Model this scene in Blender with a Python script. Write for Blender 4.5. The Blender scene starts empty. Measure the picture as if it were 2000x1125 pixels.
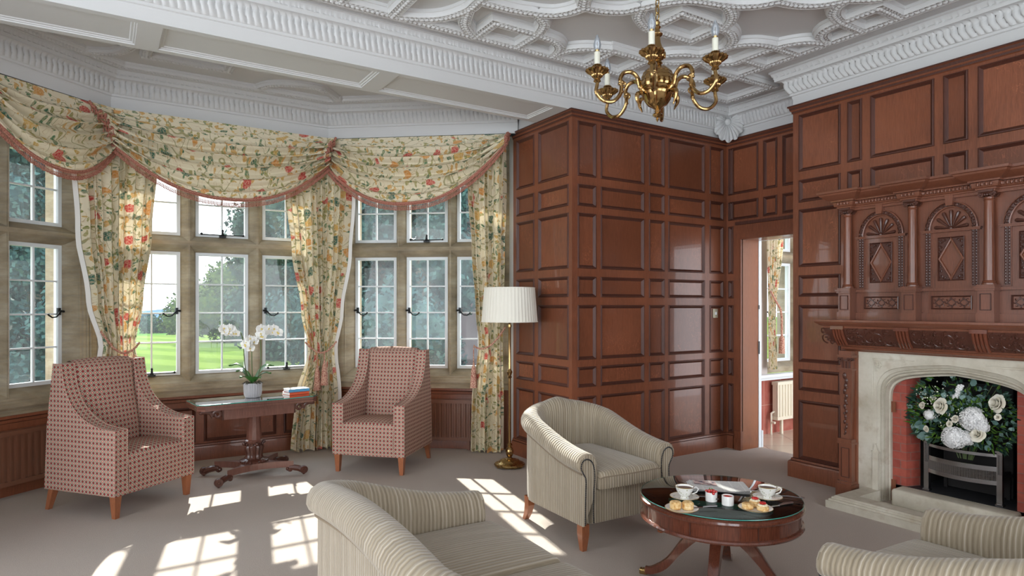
import bpy, bmesh, math, random
from math import sin, cos, pi, radians, sqrt, atan2, hypot
from mathutils import Vector, Matrix
random.seed(7)
S = bpy.context.scene
COL = S.collection

# ------------------------------------------------------------------ camera, sky, sun, exposure
cam_d = bpy.data.cameras.new('camera'); cam = bpy.data.objects.new('camera', cam_d); COL.objects.link(cam)
cam.location = (0, 0, 1.45); cam.rotation_euler = (pi/2, 0, radians(57.5-90))
cam_d.sensor_width = 36; cam_d.lens = 1260/2000*36; cam_d.shift_y = 35.5/2000; cam_d.clip_start = .05; cam_d.clip_end = 3000
S.camera = cam
S.view_settings.view_transform = 'Standard'; S.view_settings.look = 'None'
S.view_settings.exposure = 0.95; S.view_settings.gamma = 1.0; S.view_settings.use_curve_mapping = False
W = bpy.data.worlds.new('sky'); S.world = W; W.use_nodes = True
nt = W.node_tree; nt.nodes.clear()
wo = nt.nodes.new('ShaderNodeOutputWorld'); wb = nt.nodes.new('ShaderNodeBackground'); tc = nt.nodes.new('ShaderNodeTexCoord')
sp = nt.nodes.new('ShaderNodeSeparateXYZ'); rp = nt.nodes.new('ShaderNodeValToRGB')
nt.links.new(tc.outputs['Generated'], sp.inputs[0]); nt.links.new(sp.outputs[2], rp.inputs[0]); nt.links.new(rp.outputs[0], wb.inputs[0]); nt.links.new(wb.outputs[0], wo.inputs[0])
rp.color_ramp.elements[0].position = 0.0; rp.color_ramp.elements[0].color = (.86, .93, 1, 1)
rp.color_ramp.elements[1].position = .22; rp.color_ramp.elements[1].color = (.97, .98, 1, 1)
e = rp.color_ramp.elements.new(.7); e.color = (.72, .84, 1, 1)
wb.inputs[1].default_value = 2.8
sun_d = bpy.data.lights.new('sun', 'SUN'); sun = bpy.data.objects.new('sun', sun_d); COL.objects.link(sun)
sun.rotation_euler = Vector((-.19, -1, -.58)).to_track_quat('-Z', 'Y').to_euler()
sun_d.energy = 9; sun_d.angle = radians(.6); sun_d.color = (1, .95, .87)

# ------------------------------------------------------------------ materials
def mat(name, base=(.8, .8, .8), rough=.5, metal=0, coat=0, spec=.5, trans=0, ior=1.45, emit=None):
    m = bpy.data.materials.new(name); m.use_nodes = True
    b = m.node_tree.nodes['Principled BSDF']
    b.inputs['Base Color'].default_value = (*base, 1); b.inputs['Roughness'].default_value = rough
    b.inputs['Metallic'].default_value = metal; b.inputs['Coat Weight'].default_value = coat
    b.inputs['Specular IOR Level'].default_value = spec; b.inputs['Transmission Weight'].default_value = trans
    b.inputs['IOR'].default_value = ior
    return m
class N:
    """small helper around a material's node tree"""
    def __init__(s, m): s.m = m; s.t = m.node_tree; s.b = s.t.nodes['Principled BSDF']
    def n(s, ty, **kw):
        nd = s.t.nodes.new('ShaderNode'+ty)
        for k, v in kw.items():
            if hasattr(nd, k): setattr(nd, k, v)
            else: nd.inputs[k.replace('_', ' ')].default_value = v
        return nd
    def l(s, a, b): s.t.links.new(a, b)
    def coord(s, kind='Object', scale=(1, 1, 1), rot=(0, 0, 0)):
        c = s.n('TexCoord'); mp = s.n('Mapping'); mp.inputs['Scale'].default_value = scale; mp.inputs['Rotation'].default_value = rot
        s.l(c.outputs[kind], mp.inputs[0]); return mp.outputs[0]
    def noise(s, vec, scale=5, detail=4, rough=.5, dist=0):
        t = s.n('TexNoise'); t.inputs['Scale'].default_value = scale; t.inputs['Detail'].default_value = detail
        t.inputs['Roughness'].default_value = rough; t.inputs['Distortion'].default_value = dist
        s.l(vec, t.inputs['Vector']); return t.outputs['Fac']
    def ramp(s, fac, stops, const=False):
        r = s.n('ValToRGB'); cr = r.color_ramp
        if const: cr.interpolation = 'CONSTANT'
        for i, (p, c) in enumerate(stops):
            e = cr.elements[i] if i < 2 else cr.elements.new(p)
            e.position = p; e.color = (*c, 1) if len(c) == 3 else c
        s.l(fac, r.inputs[0]); return r.outputs[0]
    def math(s, op, a, b=0, c=0):
        m = s.n('Math', operation=op)
        for i, x in enumerate((a, b, c)):
            if isinstance(x, (int, float)): m.inputs[i].default_value = x
            else: s.l(x, m.inputs[i])
        return m.outputs[0]
    def mix(s, f, a, b, mode='MIX'):
        m = s.n('Mix', data_type='RGBA', blend_type=mode)
        for i, x in ((0, f), (6, a), (7, b)):
            if isinstance(x, (int, float)): m.inputs[i].default_value = x
            elif isinstance(x, tuple): m.inputs[i].default_value = (*x, 1)
            else: s.l(x, m.inputs[i])
        return m.outputs[2]
    def bump(s, h, strength=.3, dist=.01):
        b = s.n('Bump'); b.inputs['Strength'].default_value = strength; b.inputs['Distance'].default_value = dist
        s.l(h, b.inputs['Height']); s.l(b.outputs[0], s.b.inputs['Normal'])
    def col(s, c): s.l(c, s.b.inputs['Base Color'])

def wood(name, dark, light, rough=.35, coat=.25, fleck=0, island=False, grain=(14, 14, 1.1)):
    m = mat(name, light, rough, coat=coat); k = N(m)
    v = k.coord('Object', grain)
    f = k.noise(v, 4, 6, .6, .6)
    c = k.ramp(f, [(.3, dark), (.7, light)])
    fine = k.noise(k.coord('Object', (grain[0]*9, grain[1]*9, grain[2]*5)), 3, 2)
    c = k.mix(.5, c, k.ramp(fine, [(.35, tuple(x*.8 for x in dark)), (.65, tuple(min(1, x*1.15) for x in light))]))
    big = k.noise(k.coord('Object'), 1.6, 2)
    c = k.mix(k.ramp(big, [(.35, (.0,)*3), (.7, (.55,)*3)]), c, tuple(x*1.35 for x in light))
    if fleck:
        w = k.noise(k.coord('Object', (5, 5, 3)), 2.2, 3, .5, 2.5)
        ln = k.math('ABSOLUTE', k.math('SUBTRACT', w, .5))
        msk = k.ramp(ln, [(.0, (1,)*3), (.018, (0,)*3)])
        zone = k.ramp(k.noise(k.coord('Object'), 3.1, 1), [(.52, (0,)*3), (.62, (1,)*3)])
        c = k.mix(k.math('MULTIPLY', k.math('MULTIPLY', msk, zone), fleck), c, tuple(min(1, x*2.4) for x in light))
    if island:
        g = k.n('NewGeometry')
        c = k.mix(k.math('MULTIPLY', g.outputs['Random Per Island'], .55), c, tuple(x*.62 for x in dark))
    k.col(c); k.bump(fine, .06, .002)
    return m
WOOD = wood('oak_frame', (.115, .034, .015), (.215, .070, .033), .36, .25)
PANEL = wood('oak_panel', (.135, .040, .018), (.255, .084, .040), .30, .35, fleck=.5, island=True)
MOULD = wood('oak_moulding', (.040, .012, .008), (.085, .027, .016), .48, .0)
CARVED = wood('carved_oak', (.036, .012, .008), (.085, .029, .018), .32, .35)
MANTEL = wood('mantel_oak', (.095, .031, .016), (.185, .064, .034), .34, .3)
MAHOG = wood('mahogany', (.07, .018, .010), (.15, .045, .024), .18, .7)
TABLEW = wood('rosewood', (.085, .033, .024), (.17, .075, .055), .28, .5)
LEGW = wood('chair_leg_wood', (.20, .065, .025), (.33, .115, .05), .3, .4)
PINE = wood('door_lining_wood', (.17, .055, .022), (.27, .095, .040), .3, .3)

WHITE = mat('white_plaster', (.61, .61, .605), .7); k = N(WHITE)
k.bump(k.noise(k.coord('Object'), 60, 4), .08, .004)
ENRICH = mat('enriched_plaster', (.80, .81, .81), .75); k = N(ENRICH)
vv = k.n('TexVoronoi'); vv.inputs['Scale'].default_value = 42; k.l(k.coord('Object'), vv.inputs['Vector'])
k.bump(k.math('ADD', vv.outputs['Distance'], k.noise(k.coord('Object'), 90, 2)), .9, .012)

STONE = mat('stone', (.4, .33, .24), .85); k = N(STONE)
c = k.ramp(k.noise(k.coord('Object', (1, 1, 3)), 2.2, 6, .62), [(.3, (.21, .165, .105)), (.5, (.36, .295, .20)), (.75, (.52, .46, .35))])
c = k.mix(k.ramp(k.noise(k.coord('Object', (1, 1, 12)), 5, 4), [(.45, (0,)*3), (.75, (.5,)*3)]), c, (.26, .24, .20))
k.col(c); k.bump(k.noise(k.coord('Object'), 55, 6, .7), .35, .006)
FSTONE = mat('fireplace_stone', (.5, .46, .38), .75); k = N(FSTONE)
c = k.ramp(k.noise(k.coord('Object'), 3.0, 7, .65), [(.3, (.40, .36, .28)), (.55, (.56, .52, .43)), (.75, (.66, .63, .55))])
c = k.mix(k.ramp(k.noise(k.coord('Object'), 14, 5), [(.55, (0,)*3), (.72, (.45,)*3)]), c, (.36, .28, .19))
k.col(c); k.bump(k.noise(k.coord('Object'), 70, 5, .7), .25, .004)
BRICK = mat('red_brick', (.4, .1, .07), .7); k = N(BRICK)
bt = k.n('TexBrick'); bt.offset = .5
bt.inputs['Color1'].default_value = (.40, .085, .055, 1); bt.inputs['Color2'].default_value = (.28, .05, .035, 1); bt.inputs['Mortar'].default_value = (.20, .125, .105, 1)
bt.inputs['Scale'].default_value = 1; bt.inputs['Mortar Size'].default_value = .003; bt.inputs['Brick Width'].default_value = .16; bt.inputs['Row Height'].default_value = .062
k.l(k.coord('UV'), bt.inputs['Vector']); k.col(k.mix(.25, bt.outputs['Color'], k.ramp(k.noise(k.coord('Object'), 25, 4), [(.3, (.2, .04, .03)), (.7, (.5, .13, .09))])))
k.bump(k.math('MULTIPLY', bt.outputs['Fac'], -1), .5, .004)
SOOT = mat('soot_black', (.012, .011, .011), .8)
SLATE = mat('slate_hearth', (.03, .031, .035), .5)

CARPET = mat('carpet', (.36, .31, .28), .95, spec=.1); k = N(CARPET)
c = k.ramp(k.noise(k.coord('Object'), 260, 3, .7), [(.3, (.40, .345, .30)), (.7, (.56, .49, .435))])
c = k.mix(k.ramp(k.noise(k.coord('Object', (1, 1, 1)), 1.7, 3), [(.35, (0,)*3), (.7, (.35,)*3)]), c, (.44, .39, .35))
k.col(c); k.bump(k.noise(k.coord('Object'), 330, 2), .5, .006)
TILE = mat('cream_tile', (.5, .4, .3), .25); k = N(TILE)
bt = k.n('TexBrick'); bt.offset = 0; bt.inputs['Color1'].default_value = (.66, .56, .44, 1); bt.inputs['Color2'].default_value = (.60, .50, .39, 1); bt.inputs['Mortar'].default_value = (.42, .35, .29, 1)
bt.inputs['Scale'].default_value = 1; bt.inputs['Mortar Size'].default_value = .006; bt.inputs['Brick Width'].default_value = .4; bt.inputs['Row Height'].default_value = .4
k.l(k.coord('Object', rot=(0, 0, .6)), bt.inputs['Vector']); k.col(bt.outputs['Color'])
MARB = mat('red_tile', (.35, .1, .08), .25); k = N(MARB)
bt = k.n('TexBrick'); bt.offset = 0; bt.inputs['Color1'].default_value = (.38, .10, .075, 1); bt.inputs['Color2'].default_value = (.30, .08, .06, 1); bt.inputs['Mortar'].default_value = (.5, .28, .22, 1)
bt.inputs['Scale'].default_value = 1; bt.inputs['Mortar Size'].default_value = .004; bt.inputs['Brick Width'].default_value = .30; bt.inputs['Row Height'].default_value = .33
k.l(k.coord('UV'), bt.inputs['Vector'])
k.col(k.mix(k.ramp(k.noise(k.coord('Object'), 9, 6), [(.4, (0,)*3), (.7, (.6,)*3)]), bt.outputs['Color'], (.5, .2, .15)))

# woven lattice of the two high-backed chairs
DIAM = mat('lattice_fabric', (.4, .3, .25), .9, spec=.15); k = N(DIAM)
sx = k.n('SeparateXYZ'); k.l(k.coord('UV', (1/.034, 1/.034, 1)), sx.inputs[0])
a = k.math('ADD', sx.outputs[0], sx.outputs[1]); b = k.math('SUBTRACT', sx.outputs[0], sx.outputs[1])
fa = k.math('ABSOLUTE', k.math('SUBTRACT', k.math('FRACT', a), .5)); fb = k.math('ABSOLUTE', k.math('SUBTRACT', k.math('FRACT', b), .5))
mx = k.math('MAXIMUM', fa, fb)
par = k.math('FLOORED_MODULO', k.math('ADD', k.math('FLOOR', a), k.math('FLOOR', b)), 2)
c1 = k.ramp(mx, [(0, (.29, .042, .042)), (.26, (.29, .042, .042)), (.33, (.12, .08, .07)), (.40, (.42, .365, .28))])
c2 = k.ramp(mx, [(0, (.80, .60, .50)), (.11, (.75, .34, .29)), (.27, (.48, .17, .14)), (.34, (.16, .11, .09)), (.40, (.42, .365, .28))])
k.col(k.mix(par, c1, c2)); k.bump(k.math('MULTIPLY', mx, -1), .4, .002)
# ribbed velvet: u runs across the ribs
VELVET = mat('ribbed_velvet', (.4, .36, .3), .8, spec=.2); k = N(VELVET)
VELVET.node_tree.nodes['Principled BSDF'].inputs['Sheen Weight'].default_value = .35
uv = k.coord('UV'); sx = k.n('SeparateXYZ'); k.l(uv, sx.inputs[0])
ribs = k.math('ADD', k.math('MULTIPLY', k.math('SINE', k.math('MULTIPLY', sx.outputs[0], 2*pi/.019)), .5), .5)
irr = k.noise(k.coord('UV', (55, 1.0, 1)), 1, 3, .6)
irr2 = k.noise(k.coord('UV', (330, 14, 1)), 1, 2, .6)
hgt = k.math('ADD', k.math('MULTIPLY', ribs, .55), k.math('MULTIPLY', irr, .75))
c = k.ramp(hgt, [(.22, (.150, .115, .072)), (.5, (.285, .233, .162)), (.88, (.385, .328, .245)), (.96, (.56, .50, .41))])
c = k.mix(.35, c, k.ramp(irr2, [(.3, (.20, .16, .105)), (.7, (.41, .35, .262))]))
k.col(c); k.bump(hgt, .7, .005)
PIPING = mat('velvet_piping', (.25, .20, .145), .8, spec=.2)
NAIL = mat('dark_nails', (.012, .014, .018), .45)
# chintz
CHINTZ = mat('floral_chintz', (.75, .68, .5), .75, spec=.25); k = N(CHINTZ)
CHINTZ.node_tree.nodes['Principled BSDF'].inputs['Transmission Weight'].default_value = 0
uvb = k.coord('UV')
nz = k.n('TexNoise'); nz.inputs['Scale'].default_value = 9; nz.inputs['Detail'].default_value = 2; k.l(uvb, nz.inputs['Vector'])
sub = k.n('VectorMath', operation='SUBTRACT'); sub.inputs[1].default_value = (.5, .5, .5); k.l(nz.outputs['Color'], sub.inputs[0])
scl = k.n('VectorMath', operation='SCALE'); scl.inputs['Scale'].default_value = .10; k.l(sub.outputs[0], scl.inputs[0])
add = k.n('VectorMath', operation='ADD'); k.l(uvb, add.inputs[0]); k.l(scl.outputs[0], add.inputs[1]); dv = add.outputs[0]
def vor(vec, scale, rnd=1.0, stretch=None):
    if stretch:
        mp = k.n('Mapping'); mp.inputs['Scale'].default_value = stretch[0]; mp.inputs['Rotation'].default_value = (0, 0, stretch[1]); k.l(vec, mp.inputs[0]); vec = mp.outputs[0]
    v = k.n('TexVoronoi'); v.inputs['Scale'].default_value = scale; v.inputs['Randomness'].default_value = rnd; k.l(vec, v.inputs['Vector'])
    sc_ = k.n('SeparateColor'); k.l(v.outputs['Color'], sc_.inputs[0]); return v.outputs['Distance'], sc_.outputs[0], sc_.outputs[1]
c = (.80, .715, .53)
stem = k.ramp(k.math('ABSOLUTE', k.math('SUBTRACT', k.noise(uvb, 4.2, 1.2, .4, 1.0), .5)), [(.006, (1,)*3), (.014, (0,)*3)])
c = k.mix(k.math('MULTIPLY', stem, .8), c, (.30, .27, .10))
stem2 = k.ramp(k.math('ABSOLUTE', k.math('SUBTRACT', k.noise(uvb, 7, 1, .5, 1.8), .46)), [(.004, (1,)*3), (.012, (0,)*3)])
c = k.mix(k.math('MULTIPLY', stem2, .55), c, (.42, .27, .10))
for stretch, scv, th, stops in (
    (((1, 2.2, 1), .7), 13, .33, [(0, (.06, .17, .10)), (.3, (.22, .25, .07)), (.55, (.55, .36, .09)), (.78, (.80, .715, .53))]),
    (((2.0, 1, 1), .4), 11, .33, [(0, (.10, .22, .11)), (.25, (.33, .32, .11)), (.5, (.62, .36, .10)), (.78, (.80, .715, .53))]),
    (((1, 1.25, 1), 0), 6.5, .32, [(0, (.55, .06, .06)), (.28, (.66, .30, .07)), (.45, (.03, .14, .10)), (.58, (.66, .42, .12)), (.70, (.80, .715, .53))])):
    d, r_, g_ = vor(dv, scv, 1, stretch)
    colr = k.ramp(r_, stops, True)
    vein = k.mix(k.ramp(k.noise(uvb, 70, 2), [(.4, (0,)*3), (.6, (.5,)*3)]), colr, (.78, .60, .40))
    ms = k.ramp(d, [(th-.02, (1,)*3), (th+.02, (0,)*3)])
    keep = k.ramp(r_, [(.0, (1,)*3), (stops[-1][0], (0,)*3)], True)
    c = k.mix(k.math('MULTIPLY', ms, keep), c, vein)
k.col(c)
trn = k.n('BsdfTranslucent'); k.l(c, trn.inputs[0]); mxs = k.n('MixShader'); mxs.inputs[0].default_value = .12; outn = [q for q in k.t.nodes if q.type == 'OUTPUT_MATERIAL'][0]
k.l(k.b.outputs[0], mxs.inputs[1]); k.l(trn.outputs[0], mxs.inputs[2]); k.l(mxs.outputs[0], outn.inputs[0])
LINING = mat('white_lining', (.85, .84, .80), .8)
FRINGE = mat('terracotta_fringe', (.40, .15, .11), .8); k = N(FRINGE)
k.col(k.ramp(k.noise(k.coord('Object'), 160, 2), [(.35, (.26, .07, .05)), (.65, (.56, .27, .19))]))
ROPE = mat('rope', (.55, .28, .20), .8); k = N(ROPE)
k.col(k.ramp(k.noise(k.coord('Object'), 110, 1), [(.4, (.36, .12, .09)), (.6, (.66, .42, .30))]))
CASE = mat('white_casement', (.74, .78, .80), .45)
IRON = mat('black_iron', (.02, .022, .024), .4, metal=.7)
RADB = mat('brown_radiator', (.17, .07, .04), .35, coat=.3)
RADW = mat('cream_radiator', (.78, .72, .58), .35)
BRASS = mat('polished_brass', (.37, .235, .10), .15, metal=1)
BRASSA = mat('antique_brass', (.40, .27, .11), .28, metal=1); k = N(BRASSA)
k.l(k.ramp(k.noise(k.coord('Object'), 30, 3), [(.3, (.14,)*3), (.7, (.42,)*3)]), k.b.inputs['Roughness'])
STEEL = mat('burnished_steel', (.36, .36, .37), .25, metal=1)
CANDLE = mat('candle_sleeve', (.72, .71, .60), .45)
SHADE = mat('pleated_shade', (.80, .77, .68), .8)
PORC = mat('white_porcelain', (.86, .86, .84), .12, coat=.5)
PORCP = mat('patterned_porcelain', (.86, .86, .82), .12, coat=.5); k = N(PORCP)
v = k.n('TexVoronoi'); v.inputs['Scale'].default_value = 75; k.l(k.coord('Object'), v.inputs['Vector'])
k.col(k.mix(k.ramp(v.outputs['Distance'], [(.2, (.8,)*3), (.3, (0,)*3)]), (.86, .86, .82), (.30, .32, .14)))
GILT = mat('gilt_rim', (.65, .47, .16), .25, metal=1)
TEA = mat('tea', (.07, .012, .004), .35, spec=.2)
SCONE = mat('scone', (.66, .38, .13), .85); k = N(SCONE)
k.col(k.ramp(k.noise(k.coord('Object'), 60, 4), [(.35, (.52, .24, .06)), (.5, (.78, .52, .22)), (.68, (.86, .68, .40))])); k.bump(k.noise(k.coord('Object'), 110, 4), .6, .004)
JAM = mat('red_jam', (.50, .02, .02), .15, coat=.6)
CREAM = mat('clotted_cream', (.90, .80, .58), .5)
LEAFG = mat('fresh_green', (.12, .26, .04), .5)
LEATH = mat('green_black_leather', (.018, .024, .026), .35)
DUCK = mat('slate_pot', (.36, .36, .38), .45)
ORCHL = mat('orchid_leaf', (.05, .17, .035), .35); ORCHS = mat('orchid_stem', (.10, .14, .05), .5)
ORCHW = mat('orchid_petal', (.90, .90, .87), .6); ORCHC = mat('orchid_lip', (.75, .60, .20), .5)
BLUEB = mat('blue_book_cloth', (.09, .30, .50), .6); REDB = mat('red_book_cloth', (.62, .10, .04), .6); PAGE = mat('book_pages', (.80, .80, .78), .8)
BARK = mat('bark', (.10, .085, .06), .9)
def foliage(name, a, b):
    m = mat(name, a, .8, spec=.05); k = N(m); g = k.n('NewGeometry')
    k.col(k.mix(g.outputs['Random Per Island'], a, b)); return m
F_DARK = foliage('dark_foliage', (.012, .032, .026), (.045, .085, .055))
F_MID = foliage('green_foliage', (.018, .045, .014), (.085, .115, .028))
F_TEAL = foliage('pane_reflection_foliage', (.014, .04, .042), (.05, .10, .085))  # teal in the leaves stands in for reflections and haze on the panes
EUC = foliage('eucalyptus_leaf', (.10, .19, .17), (.25, .36, .33)); FERN = foliage('fern_leaf', (.03, .09, .015), (.12, .22, .04))
PETAL = foliage('ivory_petal', (.78, .73, .60), (.88, .86, .78)); HYD = foliage('white_petal', (.70, .70, .70), (.88, .88, .87))
GRASS = mat('lawn', (.3, .5, .1), 1, spec=0); k = N(GRASS)
st = k.math('SINE', k.math('MULTIPLY', k.math('ADD', k.n('Value').outputs[0], 0), 1))
sx = k.n('SeparateXYZ'); k.l(k.coord('Object', rot=(0, 0, -.5)), sx.inputs[0])
stripe = k.ramp(k.math('ADD', k.math('MULTIPLY', k.math('SINE', k.math('MULTIPLY', sx.outputs[0], 1.9)), .5), .5), [(.4, (.062, .098, .020)), (.6, (.095, .135, .030))])
k.col(k.mix(k.ramp(k.noise(k.coord('Object'), .8, 6, .7), [(.3, (0,)*3), (.75, (.5,)*3)]), stripe, (.10, .145, .028)))
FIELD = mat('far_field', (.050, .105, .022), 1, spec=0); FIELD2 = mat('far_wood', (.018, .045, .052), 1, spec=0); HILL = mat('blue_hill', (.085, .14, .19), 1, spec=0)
HOUSE = mat('outer_brick', (.09, .055, .055), .9)
GLASS = bpy.data.materials.new('window_glass'); GLASS.use_nodes = True; t = GLASS.node_tree; t.nodes.clear()
o = t.nodes.new('ShaderNodeOutputMaterial'); tr = t.nodes.new('ShaderNodeBsdfTransparent'); gl = t.nodes.new('ShaderNodeBsdfGlossy'); df = t.nodes.new('ShaderNodeBsdfTranslucent'); m1 = t.nodes.new('ShaderNodeMixShader'); m2 = t.nodes.new('ShaderNodeMixShader')
tr.inputs[0].default_value = (.93, .97, .97, 1); gl.inputs['Roughness'].default_value = .02; df.inputs[0].default_value = (.8, .92, 1, 1)
fr = t.nodes.new('ShaderNodeFresnel'); fr.inputs[0].default_value = 1.45
dn = t.nodes.new('ShaderNodeTexNoise'); dn.inputs['Scale'].default_value = 5; dn.inputs['Detail'].default_value = 5
tcg = t.nodes.new('ShaderNodeTexCoord'); mpg = t.nodes.new('ShaderNodeMapping'); mpg.inputs['Scale'].default_value = (1, 1, .3); dr = t.nodes.new('ShaderNodeMapRange'); dr.inputs['To Min'].default_value = .004; dr.inputs['To Max'].default_value = .045
t.links.new(tcg.outputs['Object'], mpg.inputs[0]); t.links.new(mpg.outputs[0], dn.inputs['Vector']); t.links.new(dn.outputs['Fac'], dr.inputs['Value'])
t.links.new(fr.outputs[0], m1.inputs[0]); t.links.new(tr.outputs[0], m1.inputs[1]); t.links.new(gl.outputs[0], m1.inputs[2])
t.links.new(dr.outputs[0], m2.inputs[0]); t.links.new(m1.outputs[0], m2.inputs[1]); t.links.new(df.outputs[0], m2.inputs[2]); t.links.new(m2.outputs[0], o.inputs[0])
TOPG = bpy.data.materials.new('table_glass'); TOPG.use_nodes = True; t = TOPG.node_tree; t.nodes.clear()
o = t.nodes.new('ShaderNodeOutputMaterial'); tr = t.nodes.new('ShaderNodeBsdfTransparent'); gl = t.nodes.new('ShaderNodeBsdfGlossy'); m1 = t.nodes.new('ShaderNodeMixShader'); fr = t.nodes.new('ShaderNodeFresnel'); fr.inputs[0].default_value = 1.6
tr.inputs[0].default_value = (.88, .97, .94, 1); gl.inputs['Roughness'].default_value = .015
t.links.new(fr.outputs[0], m1.inputs[0]); t.links.new(tr.outputs[0], m1.inputs[1]); t.links.new(gl.outputs[0], m1.inputs[2]); t.links.new(m1.outputs[0], o.inputs[0])
GEDGE = mat('green_glass_edge', (.05, .35, .28), .1, coat=.5)
BULB = bpy.data.materials.new('clear_bulb'); BULB.use_nodes = True; t = BULB.node_tree; t.nodes.clear()
o = t.nodes.new('ShaderNodeOutputMaterial'); tr = t.nodes.new('ShaderNodeBsdfTransparent'); gl = t.nodes.new('ShaderNodeBsdfGlossy'); m1 = t.nodes.new('ShaderNodeMixShader'); fr = t.nodes.new('ShaderNodeLayerWeight'); fr.inputs[0].default_value = .45
tr.inputs[0].default_value = (.88, .91, .94, 1); gl.inputs['Roughness'].default_value = .03
dfb = t.nodes.new('ShaderNodeBsdfDiffuse'); dfb.inputs[0].default_value = (.75, .8, .86, 1); m3 = t.nodes.new('ShaderNodeMixShader'); m3.inputs[0].default_value = .22
t.links.new(fr.outputs['Fresnel'], m1.inputs[0]); t.links.new(tr.outputs[0], m1.inputs[1]); t.links.new(gl.outputs[0], m1.inputs[2]); t.links.new(m1.outputs[0], m3.inputs[1]); t.links.new(dfb.outputs[0], m3.inputs[2]); t.links.new(m3.outputs[0], o.inputs[0])
PAPER = mat('newsprint', (.75, .75, .74), .8); k = N(PAPER)
sx = k.n('SeparateXYZ'); k.l(k.coord('UV'), sx.inputs[0])
lines = k.math('GREATER_THAN', k.math('SINE', k.math('MULTIPLY', sx.outputs[1], 2*pi/.005)), .1)
gut = k.math('GREATER_THAN', k.math('FRACT', k.math('MULTIPLY', sx.outputs[0], 1/.052)), .1)
wd = k.math('GREATER_THAN', k.noise(k.coord('UV', (260, 200, 1)), 1, 0), .42)
k.col(k.mix(k.math('MULTIPLY', k.math('MULTIPLY', lines, gut), k.math('MULTIPLY', wd, .5)), (.74, .74, .73), (.10, .10, .11)))
PHOTO = mat('newspaper_picture', (.3, .3, .3), .7); k = N(PHOTO)
k.col(k.ramp(k.noise(k.coord('UV'), 26, 3), [(.35, (.05, .07, .12)), (.5, (.55, .38, .36)), (.65, (.8, .78, .76))]))
BRONZ = mat('switch_plate', (.42, .38, .28), .35, metal=.8)

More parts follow.
